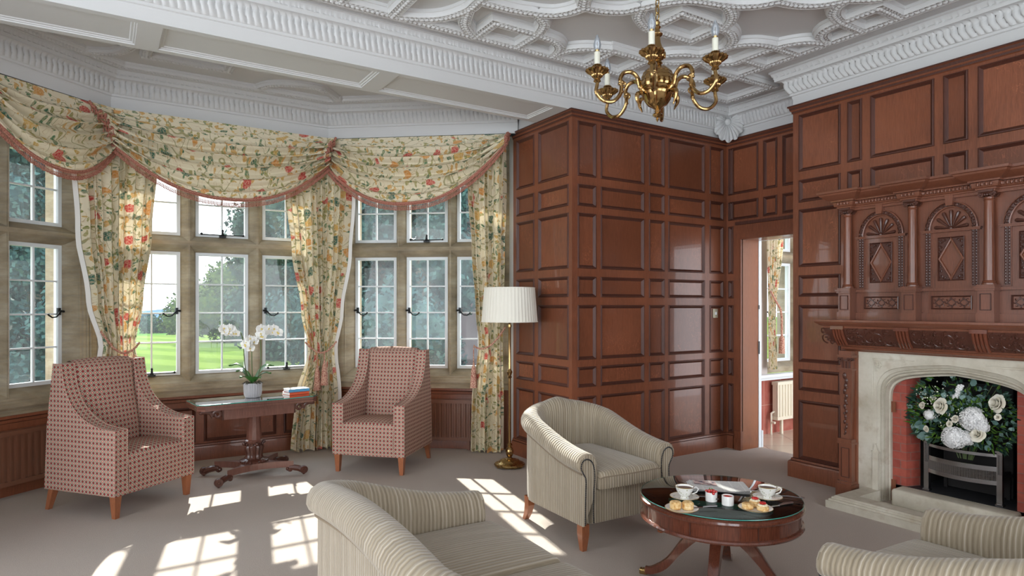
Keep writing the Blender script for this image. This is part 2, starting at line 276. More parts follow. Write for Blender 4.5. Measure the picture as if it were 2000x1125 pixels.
# ------------------------------------------------------------------ mesh building
class MB:
    def __init__(s): s.v = []; s.f = []; s.m = []; s.uv = []
    def add(s, vs, fs, mi=0, uvs=None):
        o = len(s.v); s.v += [tuple(p) for p in vs]
        for i, f in enumerate(fs):
            s.f.append(tuple(o+j for j in f)); s.m.append(mi); s.uv.append(uvs[i] if uvs else None)
        return s
    def quad(s, a, b, c, d, mi=0, uv=None): return s.add([a, b, c, d], [(0, 1, 2, 3)], mi, [uv] if uv else None)
    def box(s, x0, x1, y0, y1, z0, z1, mi=0):
        vs = [(x, y, z) for z in (z0, z1) for y in (y0, y1) for x in (x0, x1)]
        return s.add(vs, [(0, 2, 3, 1), (4, 5, 7, 6), (0, 1, 5, 4), (2, 6, 7, 3), (0, 4, 6, 2), (1, 3, 7, 5)], mi)
    def fbox(s, F, u0, u1, z0, z1, d0, d1, mi=0):
        vs = [F(u, z, d) for d in (d0, d1) for z in (z0, z1) for u in (u0, u1)]
        return s.add(vs, [(0, 2, 3, 1), (4, 5, 7, 6), (0, 1, 5, 4), (2, 6, 7, 3), (0, 4, 6, 2), (1, 3, 7, 5)], mi)
    def rbox(s, x0, x1, y0, y1, z0, z1, r=.02, seg=3, mi=0, fn=None):
        b = bmesh.new(); bmesh.ops.create_cube(b, size=1)
        for v in b.verts: v.co = ((x0+x1)/2+v.co.x*(x1-x0), (y0+y1)/2+v.co.y*(y1-y0), (z0+z1)/2+v.co.z*(z1-z0))
        bmesh.ops.bevel(b, geom=b.edges[:], offset=r, segments=seg, profile=.5, affect='EDGES')
        b.verts.index_update(); vs = [tuple(v.co) for v in b.verts]
        if fn: vs = [fn(*p) for p in vs]
        s.add(vs, [tuple(v.index for v in f.verts) for f in b.faces], mi); b.free(); return s
    def grid(s, fn, nu, nv, mi=0, uvf=None, cu=False, cv=False):
        """fn(i/nu, j/nv) -> point ; uvf same"""
        vs = [fn(i/nu, j/nv) for j in range(nv+1) for i in range(nu+1)]
        fs = []; us = []
        for j in range(nv):
            for i in range(nu):
                q = (j*(nu+1)+i, j*(nu+1)+i+1, (j+1)*(nu+1)+i+1, (j+1)*(nu+1)+i); fs.append(q)
                if uvf: us.append([uvf(i/nu, j/nv), uvf((i+1)/nu, j/nv), uvf((i+1)/nu, (j+1)/nv), uvf(i/nu, (j+1)/nv)])
        return s.add(vs, fs, mi, us if uvf else None)
    def lathe(s, prof, n=24, mi=0, c=(0, 0, 0), rib=0, ribs=0, a0=0, a1=2*pi, fn=None, caps=False):
        """prof [(r, z)] bottom to top"""
        full = abs(a1-a0-2*pi) < 1e-6; vs = []; m = len(prof); nn = n if full else n+1
        for i in range(nn):
            a = a0+(a1-a0)*i/n; kk = 1+(rib*cos(ribs*a) if rib else 0)
            for r, z in prof: vs.append((c[0]+r*kk*cos(a), c[1]+r*kk*sin(a), c[2]+z))
        if fn: vs = [fn(*p) for p in vs]
        fs = []
        for i in range(n):
            i2 = (i+1) % nn
            for j in range(m-1): fs.append((i*m+j, i2*m+j, i2*m+j+1, i*m+j+1))
        s.add(vs, fs, mi)
        if full and caps:
            for j, rev in ((0, 1), (m-1, 0)):
                if prof[j][0] > 1e-4:
                    o = len(s.v)-len(vs); f = tuple(o+i*m+j for i in range(n)); s.f.append(f[::-1] if rev else f); s.m.append(mi); s.uv.append(None)
        return s
    def tube(s, pts, r, n=8, mi=0, caps=True, flat=1.0, up=None):
        pts = [Vector(p) for p in pts]; m = len(pts); rs = r if isinstance(r, (list, tuple)) else [r]*m
        t0 = (pts[1]-pts[0]).normalized(); nv = Vector(up) if up else (Vector((0, 0, 1)) if abs(t0.z) < .9 else Vector((1, 0, 0)))
        vs = []
        for i, p in enumerate(pts):
            t = (pts[min(i+1, m-1)]-pts[max(i-1, 0)]).normalized()
            b = t.cross(nv); b = b.normalized() if b.length > 1e-6 else Vector((1, 0, 0)); nv = b.cross(t).normalized()
            for q in range(n):
                a = 2*pi*q/n; vs.append(tuple(p+b*cos(a)*rs[i]*flat+nv*sin(a)*rs[i]))
        fs = [(i*n+q, i*n+(q+1) % n, (i+1)*n+(q+1) % n, (i+1)*n+q) for i in range(m-1) for q in range(n)]
        if caps: fs += [tuple(range(n))[::-1], tuple((m-1)*n+q for q in range(n))]
        return s.add(vs, fs, mi)
    def sph(s, c, r, n=8, m=6, mi=0, sc=(1, 1, 1), rot=None):
        vs = []; fs = []
        for j in range(m+1):
            for i in range(n):
                a = 2*pi*i/n; b = pi*j/m-pi/2; p = Vector((cos(b)*cos(a)*r*sc[0], cos(b)*sin(a)*r*sc[1], sin(b)*r*sc[2]))
                if rot: p = rot @ p
                vs.append((c[0]+p.x, c[1]+p.y, c[2]+p.z))
        for j in range(m):
            for i in range(n): fs.append((j*n+i, j*n+(i+1) % n, (j+1)*n+(i+1) % n, (j+1)*n+i))
        return s.add(vs, fs, mi)
    def prism(s, poly, F, d0, d1, mi=0):
        """poly [(u,z)] extruded from d0 to d1 through F(u,z,d)"""
        n = len(poly); vs = [F(u, z, d0) for u, z in poly]+[F(u, z, d1) for u, z in poly]
        fs = [tuple(range(n)), tuple(range(2*n-1, n-1, -1))]+[(i, (i+1) % n, n+(i+1) % n, n+i) for i in range(n)]
        return s.add(vs, fs, mi)
    def sweep(s, path, prof, F, closed=False, sub=None, disp=None, mi=0, side=1, pmi=None, uvs=False):
        """path [(p,q)] mitred; prof [(a,b)] a to the right of travel (side=1); F(p,q,b)"""
        n = len(path); seg = n if closed else n-1
        d = []
        for i in range(seg):
            x0, y0 = path[i]; x1, y1 = path[(i+1) % n]; L = hypot(x1-x0, y1-y0) or 1e-9; d.append(((x1-x0)/L, (y1-y0)/L, L))
        nrm = []
        for i in range(n):
            ds = [d[(i-1) % seg]] if (closed or i > 0) else []
            if closed or i < n-1: ds.append(d[i % seg])
            ns = [(q[1]*side, -q[0]*side) for q in ds]
            if len(ns) == 1: nrm.append(ns[0])
            else:
                bx, by = ns[0][0]+ns[1][0], ns[0][1]+ns[1][1]; L2 = bx*bx+by*by
                kk = 2/L2 if L2 > .25 else 8; nrm.append((bx*kk, by*kk))
        acc = 0; m = len(prof)
        for i in range(seg):
            j = (i+1) % n; A, B = path[i], path[j]; L = d[i][2]; ns = max(1, int(round(L/sub))) if sub else 1
            vs = []
            for q in range(ns+1):
                t = q/ns
                for jj, (a, b) in enumerate(prof):
                    e = disp(acc+L*t, jj) if disp else 0
                    a_ = a+e
                    px = (A[0]+nrm[i][0]*a_)*(1-t)+(B[0]+nrm[j][0]*a_)*t; py = (A[1]+nrm[i][1]*a_)*(1-t)+(B[1]+nrm[j][1]*a_)*t
                    vs.append(F(px, py, b-e*.6 if disp else b))
            o = len(s.v); s.v += vs
            for q in range(ns):
                for jj in range(m-1):
                    s.f.append((o+q*m+jj, o+(q+1)*m+jj, o+(q+1)*m+jj+1, o+q*m+jj+1)); s.m.append(pmi[jj] if pmi else mi)
                    if uvs:
                        ua = acc+L*q/ns; ub = acc+L*(q+1)/ns; s.uv.append([(ua, jj*.02), (ub, jj*.02), (ub, jj*.02+.02), (ua, jj*.02+.02)])
                    else: s.uv.append(None)
            acc += L
        return s
    def build(s, name, mats, parent=None, smooth=True, world=None, ang=35, kind=None, label=None, weld=False):
        if world is not None:
            w = Vector(world); vs = [tuple(Vector(p)-w) for p in s.v]
        else: vs = s.v
        me = bpy.data.meshes.new(name); me.from_pydata(vs, [], s.f)
        ml = mats if isinstance(mats, (list, tuple)) else [mats]
        for q in ml: me.materials.append(q)
        me.polygons.foreach_set('material_index', s.m)
        uvl = me.uv_layers.new(name='uv'); dat = [0.0]*(2*len(me.loops))
        for pi_, p in enumerate(me.polygons):
            u = s.uv[pi_]
            if u is None:
                nx, ny, nz_ = (abs(x) for x in p.normal)
                for li in p.loop_indices:
                    co = me.vertices[me.loops[li].vertex_index].co
                    if nz_ >= nx and nz_ >= ny: q = (co.x, co.y)
                    elif nx > ny: q = (co.y, co.z)
                    else: q = (co.x, co.z)
                    dat[2*li], dat[2*li+1] = q
            else:
                for kx, li in enumerate(p.loop_indices): dat[2*li], dat[2*li+1] = u[kx]
        uvl.data.foreach_set('uv', dat)
        if weld:
            b = bmesh.new(); b.from_mesh(me); bmesh.ops.remove_doubles(b, verts=b.verts, dist=1e-5); bmesh.ops.recalc_face_normals(b, faces=b.faces); b.to_mesh(me); b.free()
        if smooth:
            me.polygons.foreach_set('use_smooth', [True]*len(me.polygons)); me.set_sharp_from_angle(angle=radians(ang))
        me.update()
        ob = bpy.data.objects.new(name, me); COL.objects.link(ob)
        if parent: ob.parent = parent
        if kind: ob['kind'] = kind
        if label: ob['label'] = label
        return ob

def thing(name, label, cat, loc=(0, 0, 0), rz=0, group=None):
    o = bpy.data.objects.new(name, None); o.empty_display_size = .1; COL.objects.link(o); o.location = loc; o.rotation_euler = (0, 0, rz)
    o['label'] = label; o['category'] = cat
    if group: o['group'] = group
    return o
def tag(o, label, cat, group=None):
    o['label'] = label; o['category'] = cat
    if group: o['group'] = group
    return o
def copy_tree(o, loc=None, rz=None, label=None, parent=None):
    c = o.copy(); COL.objects.link(c)
    if parent: c.parent = parent
    if loc is not None: c.location = loc
    if rz is not None: c.rotation_euler = (0, 0, rz)
    if label: c['label'] = label
    for ch in list(o.children): copy_tree(ch, parent=c)
    return c
def struct(mb, name, mats, **kw):
    o = mb.build(name, mats, **kw); o['kind'] = 'structure'; return o
def lerp(a, b, t): return a+(b-a)*t
def smooth(t): t = max(0, min(1, t)); return t*t*(3-2*t)
def interp(tab, x):
    """tab [(x, a, b ..)] sorted"""
    if x <= tab[0][0]: return tab[0][1:]
    for p, q in zip(tab, tab[1:]):
        if x <= q[0]:
            t = smooth((x-p[0])/(q[0]-p[0])); return tuple(lerp(a, b, t) for a, b in zip(p[1:], q[1:]))
    return tab[-1][1:]
def crom(pts, n=6, closed=False):
    """Catmull-Rom through points"""
    P = [Vector(p) for p in pts]; m = len(P); out = []
    rng = range(m if closed else m-1)
    for i in rng:
        if closed: a, b, c, d = P[(i-1) % m], P[i], P[(i+1) % m], P[(i+2) % m]
        else: a, b, c, d = P[max(i-1, 0)], P[i], P[i+1], P[min(i+2, m-1)]
        for q in range(n):
            t = q/n; out.append(tuple(.5*((2*b)+(c-a)*t+(2*a-5*b+4*c-d)*t*t+(3*b-a-3*c+d)*t**3)))
    if not closed: out.append(tuple(P[-1]))
    return out

# ------------------------------------------------------------------ room shell
YB, XD, XF, XR, ZT, ZC = 4.42, 5.44, 4.98, 3.43, 3.15, 3.454
A39 = radians(39); CA, SA = cos(A39), sin(A39)
YW = 6.71; CL, CR = (-.015, YW), (2.015, YW)      # inner face corners of the bay
FB = lambda u, z, d: (u, YB-d, z)                 # back wall
FR = lambda u, z, d: (XR-d, u, z)                 # bay return wall
FD = lambda u, z, d: (XD-d, u, z)                 # door wall
FF = lambda u, z, d: (XF-d, u, z)                 # chimney breast wall
FS = lambda u, z, d: (u, 3.354+d, z)
FWc = lambda u, z, d: (CL[0]+u, YW-d, z)          # bay centre
FWr = lambda u, z, d: (CR[0]+u*CA-d*SA, CR[1]-u*SA-d*CA, z)
FWl = lambda u, z, d: (CL[0]-u*CA+d*SA, CL[1]-u*SA-d*CA, z)
ID = lambda p, q, b: (p, q, b)

struct(MB().box(-5, 5.72, -3.2, 7.2, -.12, 0), 'floor', CARPET, smooth=False)
struct(MB().box(5.72, 8.3, 1.6, 4.75, -.12, .0), 'floor_passage', TILE, smooth=False)
struct(MB().box(-5, 5.8, -3.2, 7.3, ZC, ZC+.12), 'ceiling', WHITE, smooth=False)

ROWS = [(.16, .66), (.74, .92), (.98, 1.46), (1.53, 1.71), (1.78, 2.265), (2.325, 2.515), (2.585, 3.065)]
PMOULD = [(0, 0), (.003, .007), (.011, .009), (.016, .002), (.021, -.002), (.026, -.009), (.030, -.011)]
def panelling(name, F, u0, u1, z0, z1, cols, rows, hole=None, skip=None, mats=None, depth=-.011, prof=PMOULD, thick=.05):
    mb = MB(); us = sorted({u0, u1, *[x for c in cols for x in c], *([hole[0], hole[1]] if hole else [])})
    zs = sorted({z0, z1, *[x for r in rows for x in r], *([hole[3], hole[2]] if hole else [])})
    us = [u for u in us if u0-1e-6 <= u <= u1+1e-6]; zs = [z for z in zs if z0-1e-6 <= z <= z1+1e-6]
    inp = lambda u, z: any(a < u < b for a, b in cols) and any(a < z < b for a, b in rows)
    inh = lambda u, z: hole and hole[0] < u < hole[1] and hole[2] < z < hole[3]
    for a, b in zip(us, us[1:]):
        for c, d in zip(zs, zs[1:]):
            um, zm = (a+b)/2, (c+d)/2
            if inh(um, zm): continue
            if inp(um, zm) and not (skip and skip(um, zm)): continue
            mb.quad(F(a, c, 0), F(b, c, 0), F(b, d, 0), F(a, d, 0), 0)
            mb.quad(F(a, c, -thick), F(b, c, -thick), F(b, d, -thick), F(a, d, -thick), 0)
    for a, b in cols:
        for c, d in rows:
            um, zm = (a+b)/2, (c+d)/2
            if inh(um, zm) or (skip and skip(um, zm)): continue
            if hole and not (b <= hole[0] or a >= hole[1] or d <= hole[2] or c >= hole[3]): continue
            P = [(a, c), (a, d), (b, d), (b, c)]
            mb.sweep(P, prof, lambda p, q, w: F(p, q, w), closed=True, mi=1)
            i = prof[-1][0]
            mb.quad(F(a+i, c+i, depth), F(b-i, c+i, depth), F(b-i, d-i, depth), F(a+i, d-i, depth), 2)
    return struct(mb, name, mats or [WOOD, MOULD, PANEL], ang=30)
panelling('wall_back', FB, XR, XD, 0, ZT, [(3.49, 3.70), (3.75, 4.28), (4.34, 4.545), (4.595, 5.105), (5.18, 5.385)], ROWS)
panelling('wall_bay_return', FR, YB, 5.36, 0, ZT, [(4.466, 4.926), (4.993, 5.30)], ROWS)
panelling('wall_door', FD, 3.354, YB, 0, ZT, [(4.335, 4.40), (4.04, 4.38), (3.83, 3.985), (3.42, 3.775)], ROWS, hole=(3.42, 4.23, 0, 2.12),
          skip=lambda u, z: (z > 2.3 and 4.33 < u and u < 4.0) or (z < 2.3 and u < 4.33))
panelling('wall_breast_side', FS, XF, XD, 0, ZT, [(5.03, 5.38)], ROWS)
fc = [(2.933, 3.301), (2.761, 2.879), (2.247, 2.698), (2.035, 2.191), (1.51, 1.98), (1.33, 1.45), (.91, 1.28), (.3, .8), (-.5, .2)]
panelling('wall_fireplace', FF, -3.2, 3.354, 0, ZT, fc, ROWS, hole=(1.70, 2.51, 0, 1.06))
# crown of the panelling and skirting
crown = [(0, 3.085), (.008, 3.09), (.010, 3.105), (.020, 3.115), (.024, 3.135), (.034, 3.14), (.034, ZT+.002), (0, ZT+.002)]
wallpath = [(XR, 5.36), (XR, YB), (XD, YB), (XD, 3.354), (XF, 3.354), (XF, -3.2)]
struct(MB().sweep(wallpath, crown, ID, pmi=[0, 1, 0, 1, 0, 1, 1]), 'trim_1', [WOOD, MOULD])
skirt = [(0, .155), (.008, .15), (.010, .135), (.018, .13), (.022, .115), (.022, 0)]
struct(MB().sweep([(XR, 5.36), (XR, YB), (XD, YB), (XD, 4.325)], skirt, ID, pmi=[1, 0, 1, 0, 0]), 'baseboard_back', [WOOD, MOULD])
struct(MB().sweep([(XD, 3.36), (XD, 3.354), (XF, 3.354), (XF, 2.84)], [(a*1.4, b*1.05) for a, b in skirt], ID, pmi=[1, 0, 1, 0, 0]), 'baseboard_right', [WOOD, MOULD])

# white cornice, leaf enrichment cut on the ovolo
OV = [(.026, 3.262), (.030, 3.285), (.036, 3.305), (.042, 3.32), (.047, 3.335), (.052, 3.352)]
cprof = [(.0, ZT), (.0, 3.215), (.006, 3.222), (.006, 3.235), (.018, 3.24), (.020, 3.256)]+OV+[(.066, 3.369), (.106, 3.371), (.108, 3.39), (.116, 3.396), (.112, 3.405), (.122, 3.415), (.128, 3.435), (.140, 3.440), (.140, ZC)]
def leafy(s, j):
    if 6 <= j <= 11:
        t = (j-6)/5; ph = (s+.014*t)/.044; w = abs(sin(pi*ph))
        return .018*(w**.5)*sin(pi*min(1, .12+.88*t))+(-.010 if w < .35 and t > .6 else 0)
    if j == 16: return .006*(1 if (s/.052) % 1 < .55 and (s/.008) % 1 < .5 else 0)
    return 0
struct(MB().sweep([(-5, YB), (XD, YB), (XD, 3.354), (XF, 3.354), (XF, -3.2)], cprof, ID, sub=.0065, disp=leafy), 'trim_2', WHITE, ang=50)
bprof = [(-.26, ZT-.015), (0, ZT-.015)]+[(a, b) for a, b in cprof[1:]]
struct(MB().sweep([(-1.42, 5.263), (.07, 6.47), (1.93, 6.47), (3.42, 5.263)], bprof, ID, sub=.0065, disp=lambda s, j: leafy(s, j-1) if j > 0 else 0), 'trim_3', WHITE, ang=50)
# black strip drawn for the dark gap at the top of the drapery
struct(MB().sweep([(-1.42, 5.263+.02), (.07, 6.49), (1.93, 6.49), (3.42, 5.283)], [(0, ZT-.03), (0, ZT-.014), (-.05, ZT-.014), (-.05, ZT-.03), (0, ZT-.03)], ID), 'trim_4', IRON)
# beam over the bay mouth with coffered soffit
FSo = lambda u, w, d: (u, YB+w, ZT-d)
panelling('ceiling_beam', FSo, -5, XR, 0, .50, [(-4.6, -3.2), (-3.0, -1.5), (-1.36, .185), (.32, 1.71), (1.85, 3.27)], [(.055, .445)], mats=[WHITE]*3, depth=-.022,
          prof=[(0, 0), (.002, -.008), (.012, -.008), (.016, -.015), (.028, -.016), (.034, -.022)])
struct(MB().box(-5, XR, YB+.001, 4.92, ZT+.045, ZC), 'beam_core', WHITE, smooth=False)
struct(MB().quad((-5, 4.92, ZT), (XR, 4.92, ZT), (XR, 4.92, ZC), (-5, 4.92, ZC))
       .sweep([(-5, 4.92), (XR, 4.92)], [(0, ZT), (-.012, ZT+.008), (-.014, ZT+.03), (-.022, ZT+.034), (-.022, ZT+.05), (0, ZT+.06)], ID), 'trim_5', WHITE)

# strapwork ribs of the main ceiling
RP = [(-.060, 0), (-.058, -.018), (-.050, -.022), (-.047, -.040), (-.040, -.050), (-.034, -.044), (.034, -.044), (.040, -.050), (.047, -.040), (.050, -.022), (.058, -.018), (.060, 0)]
def ribs(name, lines, zc=ZC, scale=1.0, enrich=True):
    mb = MB(); Fz = lambda p, q, b: (p, q, zc+b)
    prof = [(a*scale, b*scale) for a, b in RP]
    for i, (kind, pts) in enumerate(lines):
        cl = kind == 'C'
        P = pts if kind in 'LC' else [(p[0], p[1]) for p in crom([(x, y, 0) for x, y in pts], 8)]
        o = i*.0007 % .004
        mb.sweep(P, [(a, b-o if -.04 > b or b < 0 else b) for a, b in prof], Fz, closed=cl)
        if kind == 'S':
            for q_ in (P[0], P[-1]):
                mb.lathe([(.001, -.052), (.03, -.050), (.046, -.040), (.056, -.022), (.058, 0)], 14, c=(q_[0], q_[1], zc))
        if not enrich: continue
        Q = P+[P[0]] if cl else P; rest = 0
        for a, b in zip(Q, Q[1:]):
            L = hypot(b[0]-a[0], b[1]-a[1]); 
            if L < 1e-6: continue
            t = rest; an = atan2(b[1]-a[1], b[0]-a[0])
            while t < L:
                x, y = lerp(a[0], b[0], t/L), lerp(a[1], b[1], t/L); j = random.random()
                R = Matrix.Rotation(an+random.uniform(-.6, .6), 3, 'Z')
                mb.sph((x, y, zc-.044*scale-o), .0185*scale, 7, 4, sc=(1.2, .95, .8), rot=R)
                for sgn in (-1, 1):
                    mb.sph((x-sin(an)*.024*sgn*scale+cos(an)*.012, y+cos(an)*.024*sgn*scale+sin(an)*.012, zc-.043*scale-o), .0135*scale, 6, 3, sc=(1.5, .75, .8), rot=Matrix.Rotation(an+.7*sgn, 3, 'Z'))
                t += .034*scale
            rest = t-L
    return struct(mb, name, WHITE, ang=50)
ribs('trim_6', [
    ('L', [(-3, 4.11), (5.06, 4.11), (5.06, 3.62), (4.585, 3.62), (4.585, -2)]),
    ('L', [(2.30, 4.11), (2.30, 3.83), (2.66, 3.83), (2.66, 4.11)]),
    ('S', [(2.46, 3.56), (2.60, 3.66), (2.66, 3.83)]), ('S', [(2.66, 3.83), (2.84, 3.86), (2.95, 3.95), (2.99, 4.11)]),
    ('S', [(2.05, 3.61), (2.28, 3.60), (2.46, 3.56)]), ('S', [(2.46, 3.56), (2.57, 3.51), (2.64, 3.42), (2.673, 3.32)]),
    ('S', [(2.673, 3.32), (2.82, 3.29), (2.94, 3.22), (3.0, 3.11)]), ('S', [(3.0, 3.11), (3.09, 3.24), (3.28, 3.34)]),
    ('S', [(2.99, 4.09), (3.02, 3.95), (3.11, 3.85), (3.24, 3.79), (3.32, 3.76)]),
    ('S', [(2.05, 3.0), (2.05, 3.3), (2.05, 3.61), (2.05, 3.75), (1.98, 3.93), (1.86, 4.04), (1.7, 4.11)]), ('S', [(2.05, 3.75), (2.12, 3.93), (2.20, 4.03), (2.30, 4.11)]),
    ('L', [(1.66, 4.11), (1.66, 3.4)]), ('L', [(1.30, 4.11), (1.30, 3.4)]), ('S', [(1.30, 3.9), (1.1, 4.0), (.9, 4.11)]),
    ('S', [(3.39, 2.81), (3.47, 2.81), (3.60, 2.88), (3.68, 2.98), (3.70, 3.05)]), ('S', [(3.70, 3.05), (3.80, 3.06), (3.92, 3.13), (3.99, 3.22), (4.0, 3.29)]),
    ('S', [(4.0, 3.29), (4.03, 3.18), (4.11, 3.10), (4.22, 3.06), (4.31, 3.05)]), ('S', [(4.31, 3.05), (4.34, 2.96), (4.42, 2.86), (4.57, 2.80)]),
    ('S', [(4.57, 2.80), (4.42, 2.75), (4.34, 2.66), (4.32, 2.54)]), ('S', [(4.32, 2.54), (4.17, 2.50), (4.07, 2.42), (4.03, 2.33)]),
    ('S', [(3.39, 2.81), (3.50, 2.77), (3.61, 2.69), (3.68, 2.58)]), ('S', [(3.68, 2.58), (3.83, 2.54), (3.95, 2.46), (4.03, 2.33)]),
    ('S', [(3.0, 3.11), (3.08, 2.98), (3.2, 2.87), (3.39, 2.81)]), ('S', [(2.673, 3.32), (2.60, 3.2), (2.6, 3.05), (2.68, 2.95)]),
    ('L', [(4.58, 2.28), (4.32, 2.28), (4.32, 2.54), (4.58, 2.54)]), ('L', [(4.58, 3.05), (4.31, 3.05), (4.31, 3.34), (4.58, 3.34)]),
    ('C', [(3.28, 3.03), (3.28, 3.32), (3.68, 3.32), (3.68, 3.03)]), ('L', [(3.32, 4.11), (3.32, 3.76), (3.68, 3.76), (3.68, 4.11)]),
    ('S', [(3.68, 3.76), (3.72, 3.62), (3.82, 3.52), (3.95, 3.46), (4.0, 3.29)]), ('S', [(3.68, 3.76), (3.85, 3.72), (3.98, 3.64), (4.06, 3.55)]),
    ('S', [(4.06, 3.55), (4.2, 3.52), (4.3, 3.44), (4.31, 3.34)]), ('S', [(4.06, 3.55), (4.1, 3.75), (4.05, 3.92), (3.9, 4.11)]),
    ('S', [(4.06, 3.55), (4.3, 3.62), (4.45, 3.62), (4.585, 3.62)]), ('S', [(4.2, 4.11), (4.25, 3.95), (4.4, 3.85), (4.585, 3.85)]), ('L', [(4.585, 3.62), (4.585, 4.11)]),
    ('S', [(4.03, 2.33), (4.2, 2.2), (4.3, 2.0), (4.32, 1.8), (4.585, 1.7)]), ('L', [(4.585, 1.45), (4.32, 1.45), (4.32, 1.7), (4.585, 1.7)])])
ribs('trim_7', [('S', [(-.3, 5.25), (0, 5.4), (.2, 5.6), (.1, 5.9), (-.1, 6.0)]), ('L', [(-1.2, 5.15), (3.3, 5.15)]), ('L', [(.3, 5.5), (.3, 5.85), (.9, 5.85), (.9, 5.5), (.3, 5.5)]),
    ('S', [(.9, 5.5), (1.1, 5.45), (1.2, 5.25), (1.2, 5.15)]), ('L', [(.15, 6.2), (1.85, 6.2), (3.1, 5.2)]), ('L', [(.15, 6.2), (-1.1, 5.2)]), ('S', [(1.2, 6.2), (1.3, 6.0), (1.5, 5.9), (1.7, 5.9), (1.9, 6.1)]), ('L', [(1.5, 5.15), (1.5, 5.5), (2.1, 5.5), (2.1, 5.15)])], scale=.8)

# plain outer walls of the rest of the room
struct(MB().box(-5, -1.42, YB, YB+.1, 0, ZC).box(-1.52, -1.42, YB, 5.28, 0, ZC), 'wall_left_return', WOOD, smooth=False)
struct(MB().box(-5, 5.4, -3.3, -3.2, 2.75, ZC).box(-5, 5.4, -3.3, -3.2, 0, .45).box(-2.4, -1.8, -3.3, -3.2, .45, 2.75).box(.9, 1.5, -3.3, -3.2, .45, 2.75).box(4.2, 5.4, -3.3, -3.2, .45, 2.75), 'wall_front', WHITE, smooth=False)  # unseen wall behind the camera, openings added to let in fill light
struct(MB().box(XR+.001, 3.6, YB+.002, 5.9, ZT, ZC).box(XR+.055, 3.6, YB+.06, 5.9, 0, ZT).box(-1.6, -1.42, 4.92, 5.9, 0, ZC), 'wall_bay_side', WHITE, smooth=False)

# ------------------------------------------------------------------ bay windows
def bay(n, F, L, lights, side, rad=False):
    z0, zt0, zt1, z1 = .80, 1.965, 2.12, 2.74; D = -.15
    a, b = lights[0][0], lights[-1][1]; g = .06
    mb = MB()
    prof = [(0, -.34), (0, D), (-.008, D+.01), (-.012, D+.035), (-.024, D+.05), (-.050, -.045), (-g, -.035)]
    for (p, q) in lights:
        for (r, s_) in ((z0, zt0), (zt1, z1)):
            mb.sweep([(p, r), (p, s_), (q, s_), (q, r)], prof, lambda x, y, w: F(x, y, w), closed=True)
    # noses of mullions and transom, outer frame
    for (p, q) in zip(lights, lights[1:]): mb.fbox(F, p[1]+g-.001, q[0]-g+.001, z0-g, z1+g, -.16, -.033)
    mb.fbox(F, a-g, b+g, zt0+g-.001, zt1-g+.001, -.16, -.031)
    mb.sweep([(a-g, z0-g), (a-g, z1+g), (b+g, z1+g), (b+g, z0-g)], [(0, -.035), (-.004, -.02), (-.02, -.016), (-.026, -.004), (-.04, 0)], lambda x, y, w: F(x, y, w), closed=True)
    o = g+.04
    for (p, q, r, s_) in ((0, a-o, .61, ZC), (b+o, L, .61, ZC), (a-o, b+o, .61, z0-o), (a-o, b+o, z1+o, ZC)):
        if q > p: mb.quad(F(p, r, 0), F(q, r, 0), F(q, s_, 0), F(p, s_, 0)); mb.quad(F(p, r, -.34), F(q, r, -.34), F(q, s_, -.34), F(p, s_, -.34))
    mb.fbox(F, 0, L, .60, .635, -.3, .012)
    for u_ in (a-o-.018, a-o-.045): mb.tube([F(u_, .64, .0), F(u_, 3.1, .0)], .011, 8)
    mb.tube([F(.004, .64, .002), F(.004, 3.1, .002)], .016, 8)
    mb.sweep([(a-o-.06, z0-o-.02), (b+o+.02, z0-o-.02)], [(-.02, 0), (-.01, .012), (.01, .016), (.03, .004), (.03, 0)], lambda x, y, w: F(x, y, w))
    win = struct(mb, 'window_%d' % n, STONE, ang=30)
    # casements
    for li, (p, q) in enumerate(lights):
        for (r, s_, rows) in ((z0, zt0, 4), (zt1, z1, 2)):
            cb = MB(); w = .030
            for bx in ((p, p+w, r, s_), (q-w, q, r, s_), (p+w, q-w, r, r+w), (p+w, q-w, s_-w, s_)): cb.fbox(F, *bx, D-.05, D+.004)
            cb.fbox(F, (p+q)/2-.007, (p+q)/2+.007, r+w, s_-w, D-.035, D-.008)
            for i in range(1, rows):
                zz = r+w+(s_-r-2*w)*i/rows; cb.fbox(F, p+w, q-w, zz-.007, zz+.007, D-.034, D-.010)
            co = cb.build('casement', CASE, win, smooth=False)
            g_ = MB(); g_.quad(F(p+.01, r+.01, D-.022), F(q-.01, r+.01, D-.022), F(q-.01, s_-.01, D-.022), F(p+.01, s_-.01, D-.022)); g_.build('pane', GLASS, co, smooth=False)
            if rows == 4 and (li != 1 or side == 'r'):
                sd = q-.03 if (li == 0 and side == 'c') else p+.03; dr_ = -1 if sd > (p+q)/2 else 1
                h = MB(); zz = 1.405
                h.fbox(F, sd-.012, sd+.012, zz-.03, zz+.03, D, D+.02)
                h.tube([F(sd-.03*dr_, zz, D+.03), F(sd, zz+.004, D+.035), F(sd+.02*dr_, zz-.02, D+.04), F(sd+.045*dr_, zz-.045, D+.045), F(sd+.08*dr_, zz-.05, D+.045), F(sd+.11*dr_, zz-.03, D+.045), F(sd+.115*dr_, zz-.018, D+.045)], [.010, .009, .007, .006, .006, .007, .009], 8)
                h.build('latch', IRON, win)
            if (rows == 4 and side == 'c' and li != 1) or (rows == 2 and side == 'c' and li == 1) or (rows == 2 and side == 'r' and li == 1):
                h = MB(); zz = r+.012; m_ = (p+q)/2
                h.tube([F(p+.05, zz+.01, D+.03), F(q-.05, zz+.012, D+.03)], .005, 6); h.sph(F(p+.05, zz+.015, D+.03), .013); h.sph(F(q-.05, zz+.015, D+.03), .011)
                h.fbox(F, m_-.03, m_+.03, zz-.012, zz+.004, D+.0, D+.04); h.lathe([(.016, 0), (.012, .02), (.008, .045), (.012, .055), (.004, .065)], 10, c=F(m_, zz, D+.03))
                h.build('stay', IRON, win)
    return win
